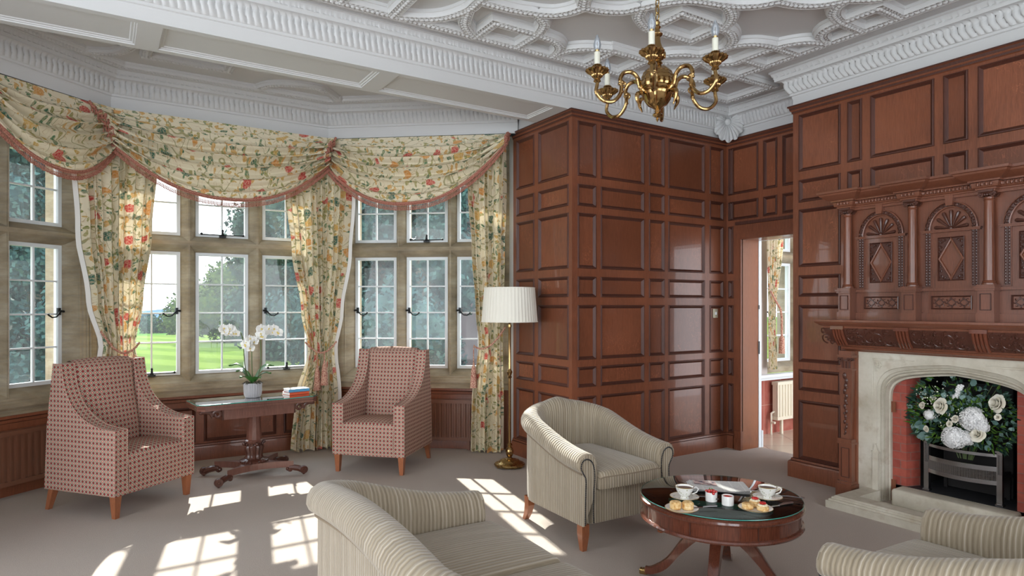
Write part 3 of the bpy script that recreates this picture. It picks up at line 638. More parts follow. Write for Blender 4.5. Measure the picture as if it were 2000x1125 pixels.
bay(1, FWc, 2.03, [(.175, .649), (.78, 1.255), (1.39, 1.86)], 'c')
rl = [(.225, .675), (.785, 1.225), (1.325, 1.765)]
bay(2, FWr, 1.90, rl, 'r'); bay(3, FWl, 1.90, rl, 'l')
# dado under the windows
panelling('wall_bay_dado', FWc, -.01, 2.04, 0, .605, [(.12, .765), (.835, 1.495), (1.565, 1.93)], [(.17, .50)])
for nm, F in (('wall_bay_dado_right', FWr), ('wall_bay_dado_left', FWl)):
    panelling(nm, F, -.005, 1.9, 0, .605, [(.2, .7), (.77, 1.2), (1.27, 1.7)], [(.17, .50)])
dad = [(0, .55), (.01, .555), (.012, .58), (.03, .59), (.03, .612), (0, .612)]
struct(MB().sweep([(-1.42, CL[1]-1.405*SA/CA), CL, CR, (3.43, CR[1]-1.415*SA/CA)], dad, ID, pmi=[1, 0, 1, 0, 0]), 'trim_8', [WOOD, MOULD])
struct(MB().sweep([(-1.42, CL[1]-1.405*SA/CA), CL, CR, (3.43, CR[1]-1.415*SA/CA)], skirt, ID, pmi=[1, 0, 1, 0, 0]), 'baseboard_bay', [WOOD, MOULD])
struct(MB().box(-.03, 2.03, YW+.055, YW+.36, .0, .60).add([FWr(0, 0, -.055), FWr(1.9, 0, -.055), FWr(1.9, 0, -.36), FWr(0, 0, -.36), FWr(0, .6, -.055), FWr(1.9, .6, -.055), FWr(1.9, .6, -.36), FWr(0, .6, -.36)], [(0, 1, 5, 4), (2, 3, 7, 6), (4, 5, 6, 7)])
       .add([FWl(0, 0, -.055), FWl(1.9, 0, -.055), FWl(1.9, 0, -.36), FWl(0, 0, -.36), FWl(0, .6, -.055), FWl(1.9, .6, -.055), FWl(1.9, .6, -.36), FWl(0, .6, -.36)], [(0, 1, 5, 4), (2, 3, 7, 6), (4, 5, 6, 7)])
       .prism([(CL[0], CL[1]), (CL[0], CL[1]+.34), (CL[0]-.214, CL[1]+.264)], lambda u, w, d: (u, w, d), .0, ZC).prism([(CR[0], CR[1]), (CR[0], CR[1]+.34), (CR[0]+.214, CR[1]+.264)], lambda u, w, d: (u, w, d), .0, ZC), 'wall_bay_outer', STONE, smooth=False)
# ------------------------------------------------------------------ door opening and passage
st = MB()
for y0, y1, z0, z1 in ((4.23, 4.30, 0, 2.12), (3.37, 3.44, 0, 2.12), (3.37, 4.30, 2.12, 2.185)): st.fbox(FD, y0, y1, z0, z1, -.01, .022); 
st.fbox(FD, 4.243, 4.287, .0, 2.13, .02, .028); st.fbox(FD, 3.39, 4.287, 2.135, 2.175, .02, .028); st.fbox(FD, 4.222, 4.308, 0, .19, .0, .032); st.fbox(FD, 3.40, 4.30, 2.27, 2.30, 0, .02, 1)
door = struct(st, 'door_1', [WOOD, MOULD], smooth=False)
li = MB(); li.box(XD-.002, 5.695, 4.23, 4.262, 0, 2.12).box(XD-.002, 5.695, 3.40, 3.432, 0, 2.12).box(XD-.002, 5.695, 3.432, 4.23, 2.12, 2.15)
li.build('door_lining', PINE, door, smooth=False)
fr_ = MB(); fr_.box(5.695, 5.735, 4.222, 4.30, 0, 2.16).box(5.695, 5.735, 3.36, 3.44, 0, 2.16).box(5.695, 5.735, 3.36, 4.30, 2.12, 2.2); fr_.box(5.735, 5.755, 4.215, 4.34, 0, .17); fr_.build('door_frame', CASE, door, smooth=False)
lk = MB(); lk.box(5.69, 5.7, 4.216, 4.223, .96, 1.09).box(5.69, 5.698, 4.217, 4.223, 1.42, 1.46); lk.build('lock_plate', IRON, door, smooth=False)
# passage room
PY = 4.62; FP = lambda u, z, d: (u, PY-d, z)
pw = MB(); wx0, wx1, wz0, wz1 = 6.44, 6.98, .80, 1.96
for a, b, c, d in ((5.72, wx0-.06, .68, 3.0), (wx1+.06, 8.3, .68, 3.0)): pw.quad(FP(a, c, 0), FP(b, c, 0), FP(b, d, 0), FP(a, d, 0), 0)
pw.quad(FP(wx0-.06, 2.66, 0), FP(wx1+.06, 2.66, 0), FP(wx1+.06, 3.0, 0), FP(wx0-.06, 3.0, 0), 0)
pw.quad(FP(5.72, 0, 0), FP(8.3, 0, 0), FP(8.3, .68, 0), FP(5.72, .68, 0), 1, [(0, 0), (2.58, 0), (2.58, .68), (0, .68)])
pw.quad(FP(5.72, .68, .002), FP(6.20, .68, .002), FP(6.20, 1.02, .002), FP(5.72, 1.02, .002), 1, [(0, .68), (.48, .68), (.48, 1.02), (0, 1.02)])
pw.quad((5.74, 1.6, 0), (5.74, 3.36, 0), (5.74, 3.36, 3), (5.74, 1.6, 3), 0); pw.quad((5.74, 3.36, 2.2), (5.74, 4.62, 2.2), (5.74, 4.62, 3), (5.74, 3.36, 3), 0)
pw.quad((5.74, 4.3, 0), (5.74, 4.62, 0), (5.74, 4.62, 3), (5.74, 4.3, 3), 0)
pw.quad((8.3, 1.6, 0), (8.3, 4.62, 0), (8.3, 4.62, 3), (8.3, 1.6, 3), 0); pw.quad((5.74, 1.6, 3), (8.3, 1.6, 3), (8.3, 4.62, 3), (5.74, 4.62, 3), 0)
struct(pw, 'wall_passage', [mat('passage_plaster', (.62, .55, .52), .8), MARB], smooth=False)
w4 = MB()
for (r, s_) in ((wz0, wz1), (2.1, 2.6)): w4.sweep([(wx0, r), (wx0, s_), (wx1, s_), (wx1, r)], [(0, -.3), (0, -.12), (-.01, -.1), (-.05, -.01), (-.07, 0)], lambda x, y, w: FP(x, y, w), closed=True)
w4.fbox(FP, wx0-.06, wx1+.06, .69, .75, -.12, .0); w4.fbox(FP, wx0-.06, wx1+.06, wz1+.065, 2.04, -.12, -.001)
w4o = struct(w4, 'window_4', STONE)
cb = MB()
for (r, s_, rows) in ((wz0, wz1, 4), (2.1, 2.6, 2)):
    w = .03
    for bx in ((wx0, wx0+w, r, s_), (wx1-w, wx1, r, s_), (wx0+w, wx1-w, r, r+w), (wx0+w, wx1-w, s_-w, s_)): cb.fbox(FP, *bx, -.17, -.12)
    cb.fbox(FP, (wx0+wx1)/2-.008, (wx0+wx1)/2+.008, r+w, s_-w, -.155, -.13)
    for i in range(1, rows): zz = r+w+(s_-r-2*w)*i/rows; cb.fbox(FP, wx0+w, wx1-w, zz-.008, zz+.008, -.155, -.13)
co = cb.build('casement', CASE, w4o, smooth=False)
MB().quad(FP(wx0, wz0, -.14), FP(wx1, wz0, -.14), FP(wx1, 2.6, -.14), FP(wx0, 2.6, -.14)).build('pane', GLASS, co, smooth=False)
MB().tube([FP(6.47, 1.40, -.09), FP(6.5, 1.385, -.085), FP(6.54, 1.35, -.08), FP(6.59, 1.35, -.08), FP(6.61, 1.37, -.08)], .008, 6).build('latch', IRON, w4o)
struct(MB().fbox(FP, 6.12, 7.3, .655, .685, 0, .11).fbox(FP, 6.14, 7.3, .62, .655, 0, .07), 'trim_9', CASE, smooth=False)

# ------------------------------------------------------------------ radiators
def radiator(label, F, u0, u1, z0, z1, m, d0=.03):
    c = F((u0+u1)/2, 0, d0); t = thing('radiator', label, 'radiator', (c[0], c[1], 0))
    mb = MB(); n = int((u1-u0)/.05)
    prof = []
    for i in range(n+1):
        u = u0+(u1-u0)*i/n; prof += [(u-.014, .055), (u-.008, .068), (u+.008, .068), (u+.014, .055)]
    prof = [(max(u0, min(u1, a)), b) for a, b in prof]
    for (a, b), (c_, d) in zip(prof, prof[1:]): mb.quad(F(a, z0, d0+b), F(c_, z0, d0+d), F(c_, z1, d0+d), F(a, z1, d0+b))
    mb.fbox(F, u0, u1, z0, z1, d0, d0+.05)
    mb.build('panel', m, t, smooth=False, world=t.location)
    MB().fbox(F, u0-.01, u1+.01, z1, z1+.035, d0-.005, d0+.075).build('top_grille', m, t, smooth=False, world=t.location); MB().fbox(F, u0-.01, u1+.01, z0-.035, z0, d0-.005, d0+.073).build('bottom_rail', m, t, smooth=False, world=t.location)
    for a_ in (u0+.1, u1-.13): MB().fbox(F, a_, a_+.03, 0, z0, d0+.02, d0+.045).build('foot', m, t, smooth=False, world=t.location)
    return t
radiator('brown ribbed radiator under the right bay window, beside the long curtain', FWr, .3, 1.6, .13, .47, RADB)
radiator('dark brown ribbed radiator at far left, behind the large patterned armchair', FWl, .3, 1.6, .13, .47, RADB)
t = radiator('cream panel radiator on the red tiled wall seen through the doorway', FP, 6.42, 7.1, .20, .56, RADW, .04)
MB().tube([(6.38, 4.57, 0), (6.38, 4.57, .24), (6.42, 4.56, .26)], .012, 8).tube([(6.38, 4.57, .14), (6.38, 4.52, .14)], .014, 8).build('pipe', RADW, t, world=t.location)
sw = thing('light_switch', 'small metal light switch on the panelled wall near the doorway', 'light switch', (5.273, YB+.0, 1.377))
MB().box(-.035, .035, .003, .011, -.045, .045).build('plate', BRONZ, sw, smooth=False); MB().box(-.008, .008, -.006, .003, -.014, .014).build('toggle', CASE, sw, smooth=False)

# shell uplight in the corner
sh = thing('shell_wall_light', 'white plaster scallop shell light in the corner under the cornice', 'wall light', (XD-.01, YB-.01, 3.26))
mb = MB(); cdir = (-.70711, -.70711); sdir = (.70711, -.70711)
def shell(u, v):
    a = (u-.5)*2.5*pi/2; r = .20*v*(1+.05*cos(13*a)*v)*(1-.10*abs(u-.5)*2)
    x = sin(a)*r*.82; z = .05-cos(a)*r*1.15; d = .05+.13*(1-v)**.5*0+.12*sin(pi*min(1, v*.62))+.012*cos(26*a)*v
    return (cdir[0]*d+sdir[0]*x, cdir[1]*d+sdir[1]*x, z+.02)
mb.grid(shell, 78, 12); mb.build('shell', WHITE, sh, ang=60)
mb = MB(); mb.sph((cdir[0]*.09, cdir[1]*.09, .06), .035, 10, 8); mb.build('hinge', WHITE, sh)

# ------------------------------------------------------------------ drapery
class Path2:
    def __init__(s, pts, u0=0): s.p = pts; s.u = [u0]; [s.u.append(s.u[-1]+hypot(b[0]-a[0], b[1]-a[1])) for a, b in zip(pts, pts[1:])]
    def at(s, u):
        i = 0
        while i < len(s.p)-2 and u > s.u[i+1]: i += 1
        a, b = s.p[i], s.p[i+1]; L = s.u[i+1]-s.u[i]; t = (u-s.u[i])/L
        return lerp(a[0], b[0], t), lerp(a[1], b[1], t), (b[1]-a[1])/L, -(b[0]-a[0])/L      # point, normal into the room
def rounded(pl, pr, c, r=.22, n=6):
    """plan line pl -> c -> pr with a softened corner"""
    dl = (pl[0]-c[0], pl[1]-c[1]); dr = (pr[0]-c[0], pr[1]-c[1]); ll, lr = hypot(*dl), hypot(*dr)
    a = (c[0]+dl[0]/ll*r, c[1]+dl[1]/ll*r); b = (c[0]+dr[0]/lr*r, c[1]+dr[1]/lr*r)
    mid = [((1-t)**2*a[0]+2*t*(1-t)*c[0]+t*t*b[0], (1-t)**2*a[1]+2*t*(1-t)*c[1]+t*t*b[1]) for t in [i/n for i in range(n+1)]]
    P = [pl]+mid+[pr]; L = ll-r
    for q, w in zip(mid, mid[1:n//2+1]): L += hypot(w[0]-q[0], w[1]-q[1])
    return Path2(P, -L)
def curtain(label, path, tab, nf, zb, ztop, tie, rope, tassels, off=.02, belly=.0, group='floral curtains in the bay', lining=None, seed=1):
    """tab: (z, u0, u1, amp) ascending"""
    rnd = random.Random(seed); ph = [rnd.uniform(-.5, .5) for _ in range(8)]
    def pt(s, z, extra=0):
        u0, u1, amp = interp(tab, z)
        s2 = s+.012*sin(2*pi*3*s+ph[0])+.008*sin(2*pi*7*s+ph[1]+z)
        u = lerp(u0, u1, s2); x, y, nx, ny = path.at(u)
        w = 2*pi*nf*s+.35*sin(z*1.3+ph[2])+.5*sin(2*pi*2*s+ph[3])
        f = 2*abs(sin(w/2))**.65-1
        d = off+extra+amp*1.25*(1+.35*sin(2*pi*2.3*s+ph[4]))*f+belly*sin(pi*s)*max(0, 1-abs(z-tie)/.9)
        lat = amp*.35*sin(w)
        return (x+nx*d-ny*lat, y+ny*d+nx*lat, z)
    c = pt(.5, zb); t = thing('curtain', label, 'curtain', (c[0], c[1], 0), group=group)
    wid = max(r[2]-r[1] for r in tab)*2.0; mb = MB()
    mb.grid(lambda s, v: pt(s, lerp(zb+.012*sin(s*40), ztop, v)), nf*18, 60, uvf=lambda s, v: (s*wid+seed*3.3, lerp(zb, ztop, v)))
    mb.build('drape', CHINTZ, t, world=t.location, ang=180)
    for s0, dr in (lining or ()):
        lm = MB()
        def ls(s, v, s0=s0, dr=dr):
            z = lerp(zb+.02, ztop, v); q = pt(s0, z, -.006); x, y, nx, ny = path.at(lerp(*interp(tab, z)[:2], s0)); w_ = .030*s
            return (q[0]-ny*dr*w_-nx*.02*s, q[1]+nx*dr*w_-ny*.02*s, z)
        lm.grid(ls, 3, 40); lm.build('lining', LINING, t, world=t.location)
    # tieback rope: loop round the pinch, hanging on a hook at the wall side
    u0, u1, _ = interp(tab, tie); rp_ = MB(); P = []
    for i in range(25):
        s = i/24; x, y, nx, ny = path.at(lerp(u0-.03, u1+.03, s)); d = off+.055*sin(pi*s)**.6+.004
        P.append((x+nx*d, y+ny*d, lerp(rope[0], rope[2], s)-(4*s*(1-s))*(lerp(rope[0], rope[2], .5)-rope[1])))
    rp_.tube(P, .0085, 7)
    for o_ in (.4, 3.5):
        rp_.tube([(p[0], p[1], p[2]+.006*sin(i*1.9+o_)) for i, p in enumerate(P)], .006, 5)
    rp_.build('tieback', ROPE, t, world=t.location)
    for (s, dz, dd) in tassels:
        x, y, nx, ny = path.at(lerp(u0-.02, u1+.02, s)); d = off+.085+dd; px, py = x+nx*d, y+ny*d; zc = rope[1]
        tm = MB(); tm.tube([(x+nx*(off+.055), y+ny*(off+.055), zc+.01), (px, py, zc-.02), (px, py, dz+.02)], .005, 5)
        tm.lathe([(.006, .03), (.012, .02), (.008, .01), (.018, -.012), (.024, -.05), (.026, -.075), (.022, -.085), (.027, -.095), (.034, -.19), (.036, -.215), (.02, -.215)], 18, c=(px, py, dz), rib=.09, ribs=14)
        tm.build('tassel', FRINGE if False else ROPE, t, world=t.location)
    return t
pL = rounded((-1.25, 5.53), (1.0, 6.55), (.045, 6.55))
pR = rounded((1.0, 6.55), (3.46, 5.316), (1.955, 6.55))
curtain('floral curtain at the left bay corner, gathered by a cord behind the large patterned armchair', pL,
        [(.02, -.16, .33, .034), (.75, -.14, .29, .030), (1.10, -.045, .20, .022), (1.5, -.14, .26, .028), (2.1, -.22, .33, .030), (2.75, -.27, .38, .032), (3.1, -.27, .38, .03)], 9, .02, 3.08, 1.12, (1.235, 1.05, 1.13), [(.85, .92, 0), (.65, .86, .01)], seed=1, lining=((0, -1),))
curtain('floral curtain at the right bay corner, tied with two tassels beside the pedestal table', pR,
        [(.02, -.37, .10, .034), (.5, -.33, .09, .032), (1.02, -.20, .055, .022), (1.4, -.27, .11, .028), (2.0, -.36, .19, .030), (2.6, -.42, .23, .032), (3.1, -.42, .23, .03)], 10, .02, 3.08, 1.02, (1.09, .985, 1.09), [(.35, .83, 0), (.62, .88, .015)], seed=2, lining=((1, 1),))
curtain('floral curtain at the right end of the bay, beside the floor lamp and oak panelling', pR,
        [(.02, 1.46, 1.79, .030), (.5, 1.47, 1.79, .030), (1.10, 1.54, 1.78, .024), (1.4, 1.51, 1.79, .026), (2.0, 1.47, 1.80, .028), (2.6, 1.43, 1.82, .030), (3.1, 1.43, 1.82, .03)], 8, .02, 3.08, 1.10, (1.05, 1.06, 1.24), [(-.03, .87, .0)], seed=3)
# the curtain of the passage window
def pcurt(s, v):
    z = lerp(.74, 2.75, v); u0, u1, amp = interp([(.7, 6.30, 6.44, .02), (1.35, 6.29, 6.42, .016), (2.2, 6.26, 6.56, .025), (2.8, 6.26, 6.58, .025)], z)
    return (lerp(u0, u1, s), 4.56-.02-amp*sin(2*pi*6*s), z)
t = thing('curtain', 'orange-toned floral curtain beside the window seen through the doorway', 'curtain', (6.36, 4.54, .7))
MB().grid(pcurt, 70, 24, uvf=lambda s, v: (s*.7, v*2)).build('drape', CHINTZ, t, world=t.location, ang=180)
MB().tube([(6.27, 4.5, 1.62), (6.33, 4.47, 1.50), (6.40, 4.465, 1.42), (6.43, 4.47, 1.32), (6.43, 4.47, 1.1)], .012, 6).lathe([(.01, 0), (.03, -.03), (.035, -.2), (.02, -.2)], 10, c=(6.43, 4.47, 1.12)).build('tieback', ROPE, t, world=t.location)

def swag(label, path, uL, uR, zt, gl, gr, sag, out, nf, seed, skew=0, sides=()):
    """gl/gr: (du, dz) of the gathered ends from top to bottom"""
    rnd = random.Random(seed); ph = [rnd.uniform(0, 6.28) for _ in range(6)]
    def pt(s, t, e=0):
        tt = t**.92
        ul, zl = uL+gl[0]*tt, zt-gl[1]*tt; ur, zr = uR+gr[0]*tt, zt-gr[1]*tt
        s_ = s+skew*sin(pi*s)*t*.1
        u = lerp(ul, ur, s); z = lerp(zl, zr, s)-sag*(tt**1.15)*(1-abs(2*s_-1)**2.25)
        w = nf*2*pi*(t**.8)+1.3*sin(pi*s*1.2+ph[0])+.9*sin(pi*2*s+ph[1]); en = smooth((t-.10)/.22)*(1-.35*sin(pi*s))
        f = 2*abs(sin(w/2))**.6-1; fold = (.066*en*f+.010*en*sin(2.3*w+ph[2]))*(1-.45*smooth((t-.82)/.18))
        d = out+.05*sin(pi*s)*t+.055*t*(1-t)+fold+e
        x, y, nx, ny = path.at(u)
        return (x+nx*d, y+ny*d, z-.030*en*sin(w)*(1-smooth((t-.85)/.15)))
    c = pt(.5, 0); t_ = thing('window_swag', label, 'swag valance', c, group='draped swags across the top of the bay')
    wid = abs(uR-uL); mb = MB()
    mb.grid(pt, 90, 130, uvf=lambda s, t: (s*wid*1.05+seed*1.7, -t*(sag+.55)+seed))
    mb.build('drape', CHINTZ, t_, world=t_.location, ang=180)
    # fringe along the lower edge
    fm = MB(); n = 110; E = [Vector(pt(i/n, 1, .006)) for i in range(n+1)]
    fm.tube(E, .012, 6)
    for sd_ in sides:
        Q = [Vector(pt(sd_, i/24, .012)) for i in range(25)]; fm.tube(Q, .012, 6)
        for q_ in range(2, 25): p = Q[q_]; fm.lathe([(.0022, 0), (.0025, -.022), (.0058, -.026), (.0036, -.032), (.0062, -.054), (.002, -.054)], 5, c=(p.x, p.y, p.z))
    fm.tube([p+Vector((0, 0, -.016)) for p in E], .006, 5)
    L = 0; nxt = 0
    for a, b in zip(E, E[1:]):
        l = (b-a).length; dirn = (b-a).normalized()
        while nxt < L+l:
            p = a+dirn*(nxt-L); r = rnd.uniform(-.003, .003)
            fm.lathe([(.0022, 0), (.0025, -.022), (.0058, -.026), (.0036, -.032), (.0062, -.054+r), (.002, -.054+r)], 5, c=(p.x, p.y, p.z-.016))
            nxt += .0125
        L += l
    fm.build('fringe', FRINGE, t_, world=t_.location)
    return t_
# the path origin is the bay corner nearest: left path for the left swag, a straight one for the middle, right path for the right
pC = Path2([(-.55, 6.53), (2.6, 6.53)], -.55)
swag('left swag of the floral valance, above the window beside the large armchair', rounded((-1.25, 5.46), (.8, 6.48), (.06, 6.48), .08), -1.05, .02, 3.125, (.03, .22), (.03, .31), .34, .035, 6, 11)
swag('middle swag of the floral valance, above the three centre lights', Path2([(-.16, 6.33), (.07, 6.47), (1.93, 6.47), (2.06, 6.36)], -.212), -.17, 2.03, 3.125, (.19, .25), (-.085, .22), .46, .065, 7, 12, sides=(0, 1))
swag('right swag of the floral valance, ending against the oak panelling', rounded((1.2, 6.48), (3.415, 5.285), (1.94, 6.48), .08), .04, 1.84, 3.125, (-.10, .23), (-.05, .09), .50, .03, 6, 13, sides=(1,))

# ------------------------------------------------------------------ upholstery
def tub(name, label, cat, loc, rz, half=.31, cushions=1, group=None):
    t = thing(name, label, cat, loc, rz, group)
    yf, yb, R = -.40, .36, .21
    pts = []
    for i in range(15): pts.append((-half, lerp(yf, yb-R, i/14)))
    for i in range(1, 9): a = pi-(pi/2)*i/8; pts.append((-half+R+R*cos(a), yb-R+R*sin(a)))
    nb = max(6, int((half-R)*2/.04))
    for i in range(1, nb): pts.append((lerp(-half+R, half-R, i/nb), yb))
    for i in range(0, 9): a = pi/2-(pi/2)*i/8; pts.append((half-R+R*cos(a), yb-R+R*sin(a)))
    for i in range(1, 15): pts.append((half, lerp(yb-R, yf, i/14)))
    u = [0]
    for a, b in zip(pts, pts[1:]): u.append(u[-1]+hypot(b[0]-a[0], b[1]-a[1]))
    T = u[-1]
    def h(ui):
        e = min(ui, T-ui); side = yb-R-yf; arc = R*pi/2
        L1 = side+arc
        if e < L1: return .585+.195*(e/L1)**1.15-.012*sin(2*pi*e/L1)
        q = min(1, (e-L1)/max(.16, half-R)); return .78+.03*sin(pi/2*q)
    sec = lambda h_: [(-.062, .34), (-.070, .42), (-.075, h_-.11), (-.072, h_-.07), (-.058, h_-.03), (-.033, h_-.007), (-.002, h_), (.030, h_-.006), (.056, h_-.024), (.071, h_-.050), (.073, h_-.075), (.063, h_-.098), (.045, h_-.112), (.032, h_-.118), (.030, h_-.13), (.031, .40), (.028, .155)]
    m = len(sec(.6)); mb = MB(); vs = []; vv = [0]
    s0 = sec(.65)
    for a, b in zip(s0, s0[1:]): vv.append(vv[-1]+hypot(b[0]-a[0], b[1]-a[1]))
    for i, p in enumerate(pts):
        a, b = pts[max(0, i-1)], pts[min(len(pts)-1, i+1)]; L = hypot(b[0]-a[0], b[1]-a[1]); nx, ny = -(b[1]-a[1])/L, (b[0]-a[0])/L
        lean = 0
        for k_, (n_, z) in enumerate(sec(h(u[i]))):
            vs.append((p[0]+nx*n_, p[1]+ny*n_, z))
    fs = []; us = []
    for i in range(len(pts)-1):
        for k_ in range(m-1):
            fs.append((i*m+k_, (i+1)*m+k_, (i+1)*m+k_+1, i*m+k_+1)); us.append([(u[i], vv[k_]), (u[i+1], vv[k_]), (u[i+1], vv[k_+1]), (u[i], vv[k_+1])])
    mb.add(vs, fs, 0, us)
    # rounded arm fronts
    for e, i in ((0, 0), (1, len(pts)-1)):
        base = [vs[i*m+k_] for k_ in range(m)]
        cx = sum(p[0] for p in base)/m; ring = [base]
        for (dy, sc_) in ((-.008, .97), (-.014, .90), (-.016, .82)):
            ring.append([((p[0]-cx)*sc_+cx, p[1]+dy, (p[2]-.42)*(1-(1-sc_)*.25)+.42) for p in base])
        o = len(mb.v); flat = [p for r_ in ring for p in r_]; fs = []; us = []
        for r_ in range(3):
            for k_ in range(m-1):
                fs.append((r_*m+k_, r_*m+k_+1, (r_+1)*m+k_+1, (r_+1)*m+k_)); us.append([(base[k_][0]+.01*r_, base[k_][2])]*4)
        mb.add(flat, fs, 0, us); last = ring[-1]
        for k_ in range(m//2):
            a, b, c, d = last[k_], last[k_+1], last[m-2-k_], last[m-1-k_]; mb.add([a, b, c, d], [(0, 1, 2, 3)], 0, [[(q[0], q[2]) for q in (a, b, c, d)]])
    mb.build('arms_and_back', VELVET, t, ang=60)
    # piping seam under the roll
    pm = MB(); P = []
    for i, p in enumerate(pts):
        a, b = pts[max(0, i-1)], pts[min(len(pts)-1, i+1)]; L = hypot(b[0]-a[0], b[1]-a[1]); nx, ny = -(b[1]-a[1])/L, (b[0]-a[0])/L
        P.append((p[0]+nx*.037, p[1]+ny*.037, h(u[i])-.121))
    pm.tube(P, .0065, 6); pm.build('piping', PIPING, t)
    # nail trim
    for sg in (-1, 1):
        nm = MB(); h0 = h(0)
        path = [(.024, .17), (.022, .30), (.018, h0-.16), (.034, h0-.12), (.052, h0-.085), (.046, h0-.050), (.018, h0-.032), (-.018, h0-.045), (-.040, h0-.085), (-.046, h0-.15), (-.040, .36), (-.036, .25), (-.040, .17)]
        C = crom([(a, b, 0) for a, b in path], 10); acc = 0; nxt = 0
        for a, b in zip(C, C[1:]):
            L = hypot(b[0]-a[0], b[1]-a[1])
            while nxt < acc+L:
                q = (nxt-acc)/L; nm.sph((sg*(half+lerp(a[0], b[0], q)), yf-.017, lerp(a[1], b[1], q)), .0052, 6, 4); nxt += .0108
            acc += L
        nm.build('nail_trim', NAIL, t)
    wi = half-.07
    ap = MB(); ap.rbox(-wi-.03, wi+.03, yf+.005, yf+.07, .155, .36, .012); ap.box(-half+.0, half-.0, yf+.03, yb-R+.02, .152, .20); ap.box(-half+.10, half-.10, yb-R, yb+.005, .152, .20); ap.build('seat_rail', VELVET, t)
    for ci in range(cushions):
        x0 = lerp(-wi, wi, ci/cushions)+.002; x1 = lerp(-wi, wi, (ci+1)/cushions)-.002; cm = MB(); xm, hw = (x0+x1)/2, (x1-x0)/2
        def fn(x, y, z):
            f = (1-((x-xm)/hw)**2)*(1-min(1, abs((y+.075)/.36))**2.5)
            return (x, y-(.012*(1-((x-xm)/hw)**2) if y < -.3 else 0), z+(.028*f if z > .41 else 0))
        b = bmesh.new(); bmesh.ops.create_grid(b, x_segments=14, y_segments=14, size=1); b.free()
        nx_, ny_ = 14, 16; R_ = .028
        def top(s, v):
            x = lerp(x0, x1, s); y = lerp(yf-.035, .30, v); ex = min(x-x0, x1-x); ey = min(y-(yf-.035), .30-y)
            dz = 0
            for e_ in (ex, ey):
                if e_ < R_: dz += R_-sqrt(max(0, R_*R_-(R_-e_)**2))
            return fn(x, y, .468-min(dz, R_*1.2))
        sv = [0, .006, .02, .045, .08, .14, .22, .32, .42, .5, .58, .68, .78, .86, .92, .955, .98, .994, 1]
        gx = len(sv)-1
        vs_ = [top(a, b_) for b_ in sv for a in sv]; fs_ = []; us_ = []
        for j in range(gx):
            for i in range(gx):
                q = [(i, j), (i+1, j), (i+1, j+1), (i, j+1)]; fs_.append(tuple(b_*(gx+1)+a for a, b_ in q)); us_.append([(vs_[b_*(gx+1)+a][0], vs_[b_*(gx+1)+a][1]) for a, b_ in q])
        cm.add(vs_, fs_, 0, us_)
        rim = [(i, 0) for i in range(gx+1)]+[(gx, j) for j in range(1, gx+1)]+[(i, gx) for i in range(gx-1, -1, -1)]+[(0, j) for j in range(gx-1, 0, -1)]
        RV = [vs_[j*(gx+1)+i] for i, j in rim]; n = len(RV)
        cm.add(RV+[(p[0], p[1], .368) for p in RV], [(i, (i+1) % n, n+(i+1) % n, n+i) for i in range(n)], 0,
               [[(RV[i][0]+RV[i][1]*.0001, RV[i][2]), (RV[(i+1) % n][0], RV[(i+1) % n][2]), (RV[(i+1) % n][0], .368), (RV[i][0], .368)] for i in range(n)])
        cu = cm.build('seat_cushion', VELVET, t, ang=60)
        MB().tube([(p[0]*1.0, p[1], p[2]-.001) for p in RV]+[RV[0]], .004, 5).build('piping', PIPING, cu)
    for sx_ in (-1, 1):
        lm = MB(); x = sx_*(half-.0)
        vsf = []
        for (w, z, dx, dy) in ((.026, .16, 0, 0), (.026, .10, 0, 0), (.015, 0, 0, 0)):
            for (a, b) in ((-1, -1), (1, -1), (1, 1), (-1, 1)): vsf.append((x+a*w, yf+.035+b*w, z))
        lm.add(vsf, [(0, 1, 5, 4), (1, 2, 6, 5), (2, 3, 7, 6), (3, 0, 4, 7), (4, 5, 9, 8), (5, 6, 10, 9), (6, 7, 11, 10), (7, 4, 8, 11), (8, 9, 10, 11)]); lm.build('leg', LEGW, t, smooth=False)
        lm = MB(); C = [(0, .17, .026), (0, .11, .024), (.018, .05, .02), (.05, 0, .016)]; vsf = []
        for (dy, z, w) in C:
            for (a, b) in ((-1, -1), (1, -1), (1, 1), (-1, 1)): vsf.append((x-sx_*.01+a*w, .25+dy+b*w, z))
        lm.add(vsf, [(4*r_+q, 4*r_+(q+1) % 4, 4*r_+4+(q+1) % 4, 4*r_+4+q) for r_ in range(3) for q in range(4)]+[(12, 13, 14, 15)]); lm.build('leg', LEGW, t, smooth=False)
    return t
tub('tub_armchair', 'beige ribbed velvet armchair facing the round table, in front of the oak panelled wall', 'armchair', (2.735, 3.355, 0), radians(-2))
tub('tub_armchair', 'beige ribbed velvet armchair at bottom right, seen from behind its rolled arms near the hearth', 'armchair', (2.625, .965, 0), pi, half=.375)
tub('sofa', 'beige ribbed velvet two-seat sofa in the foreground with its back to the patterned armchairs', 'sofa', (1.085, 2.01, 0), pi/2, half=.635, cushions=2)

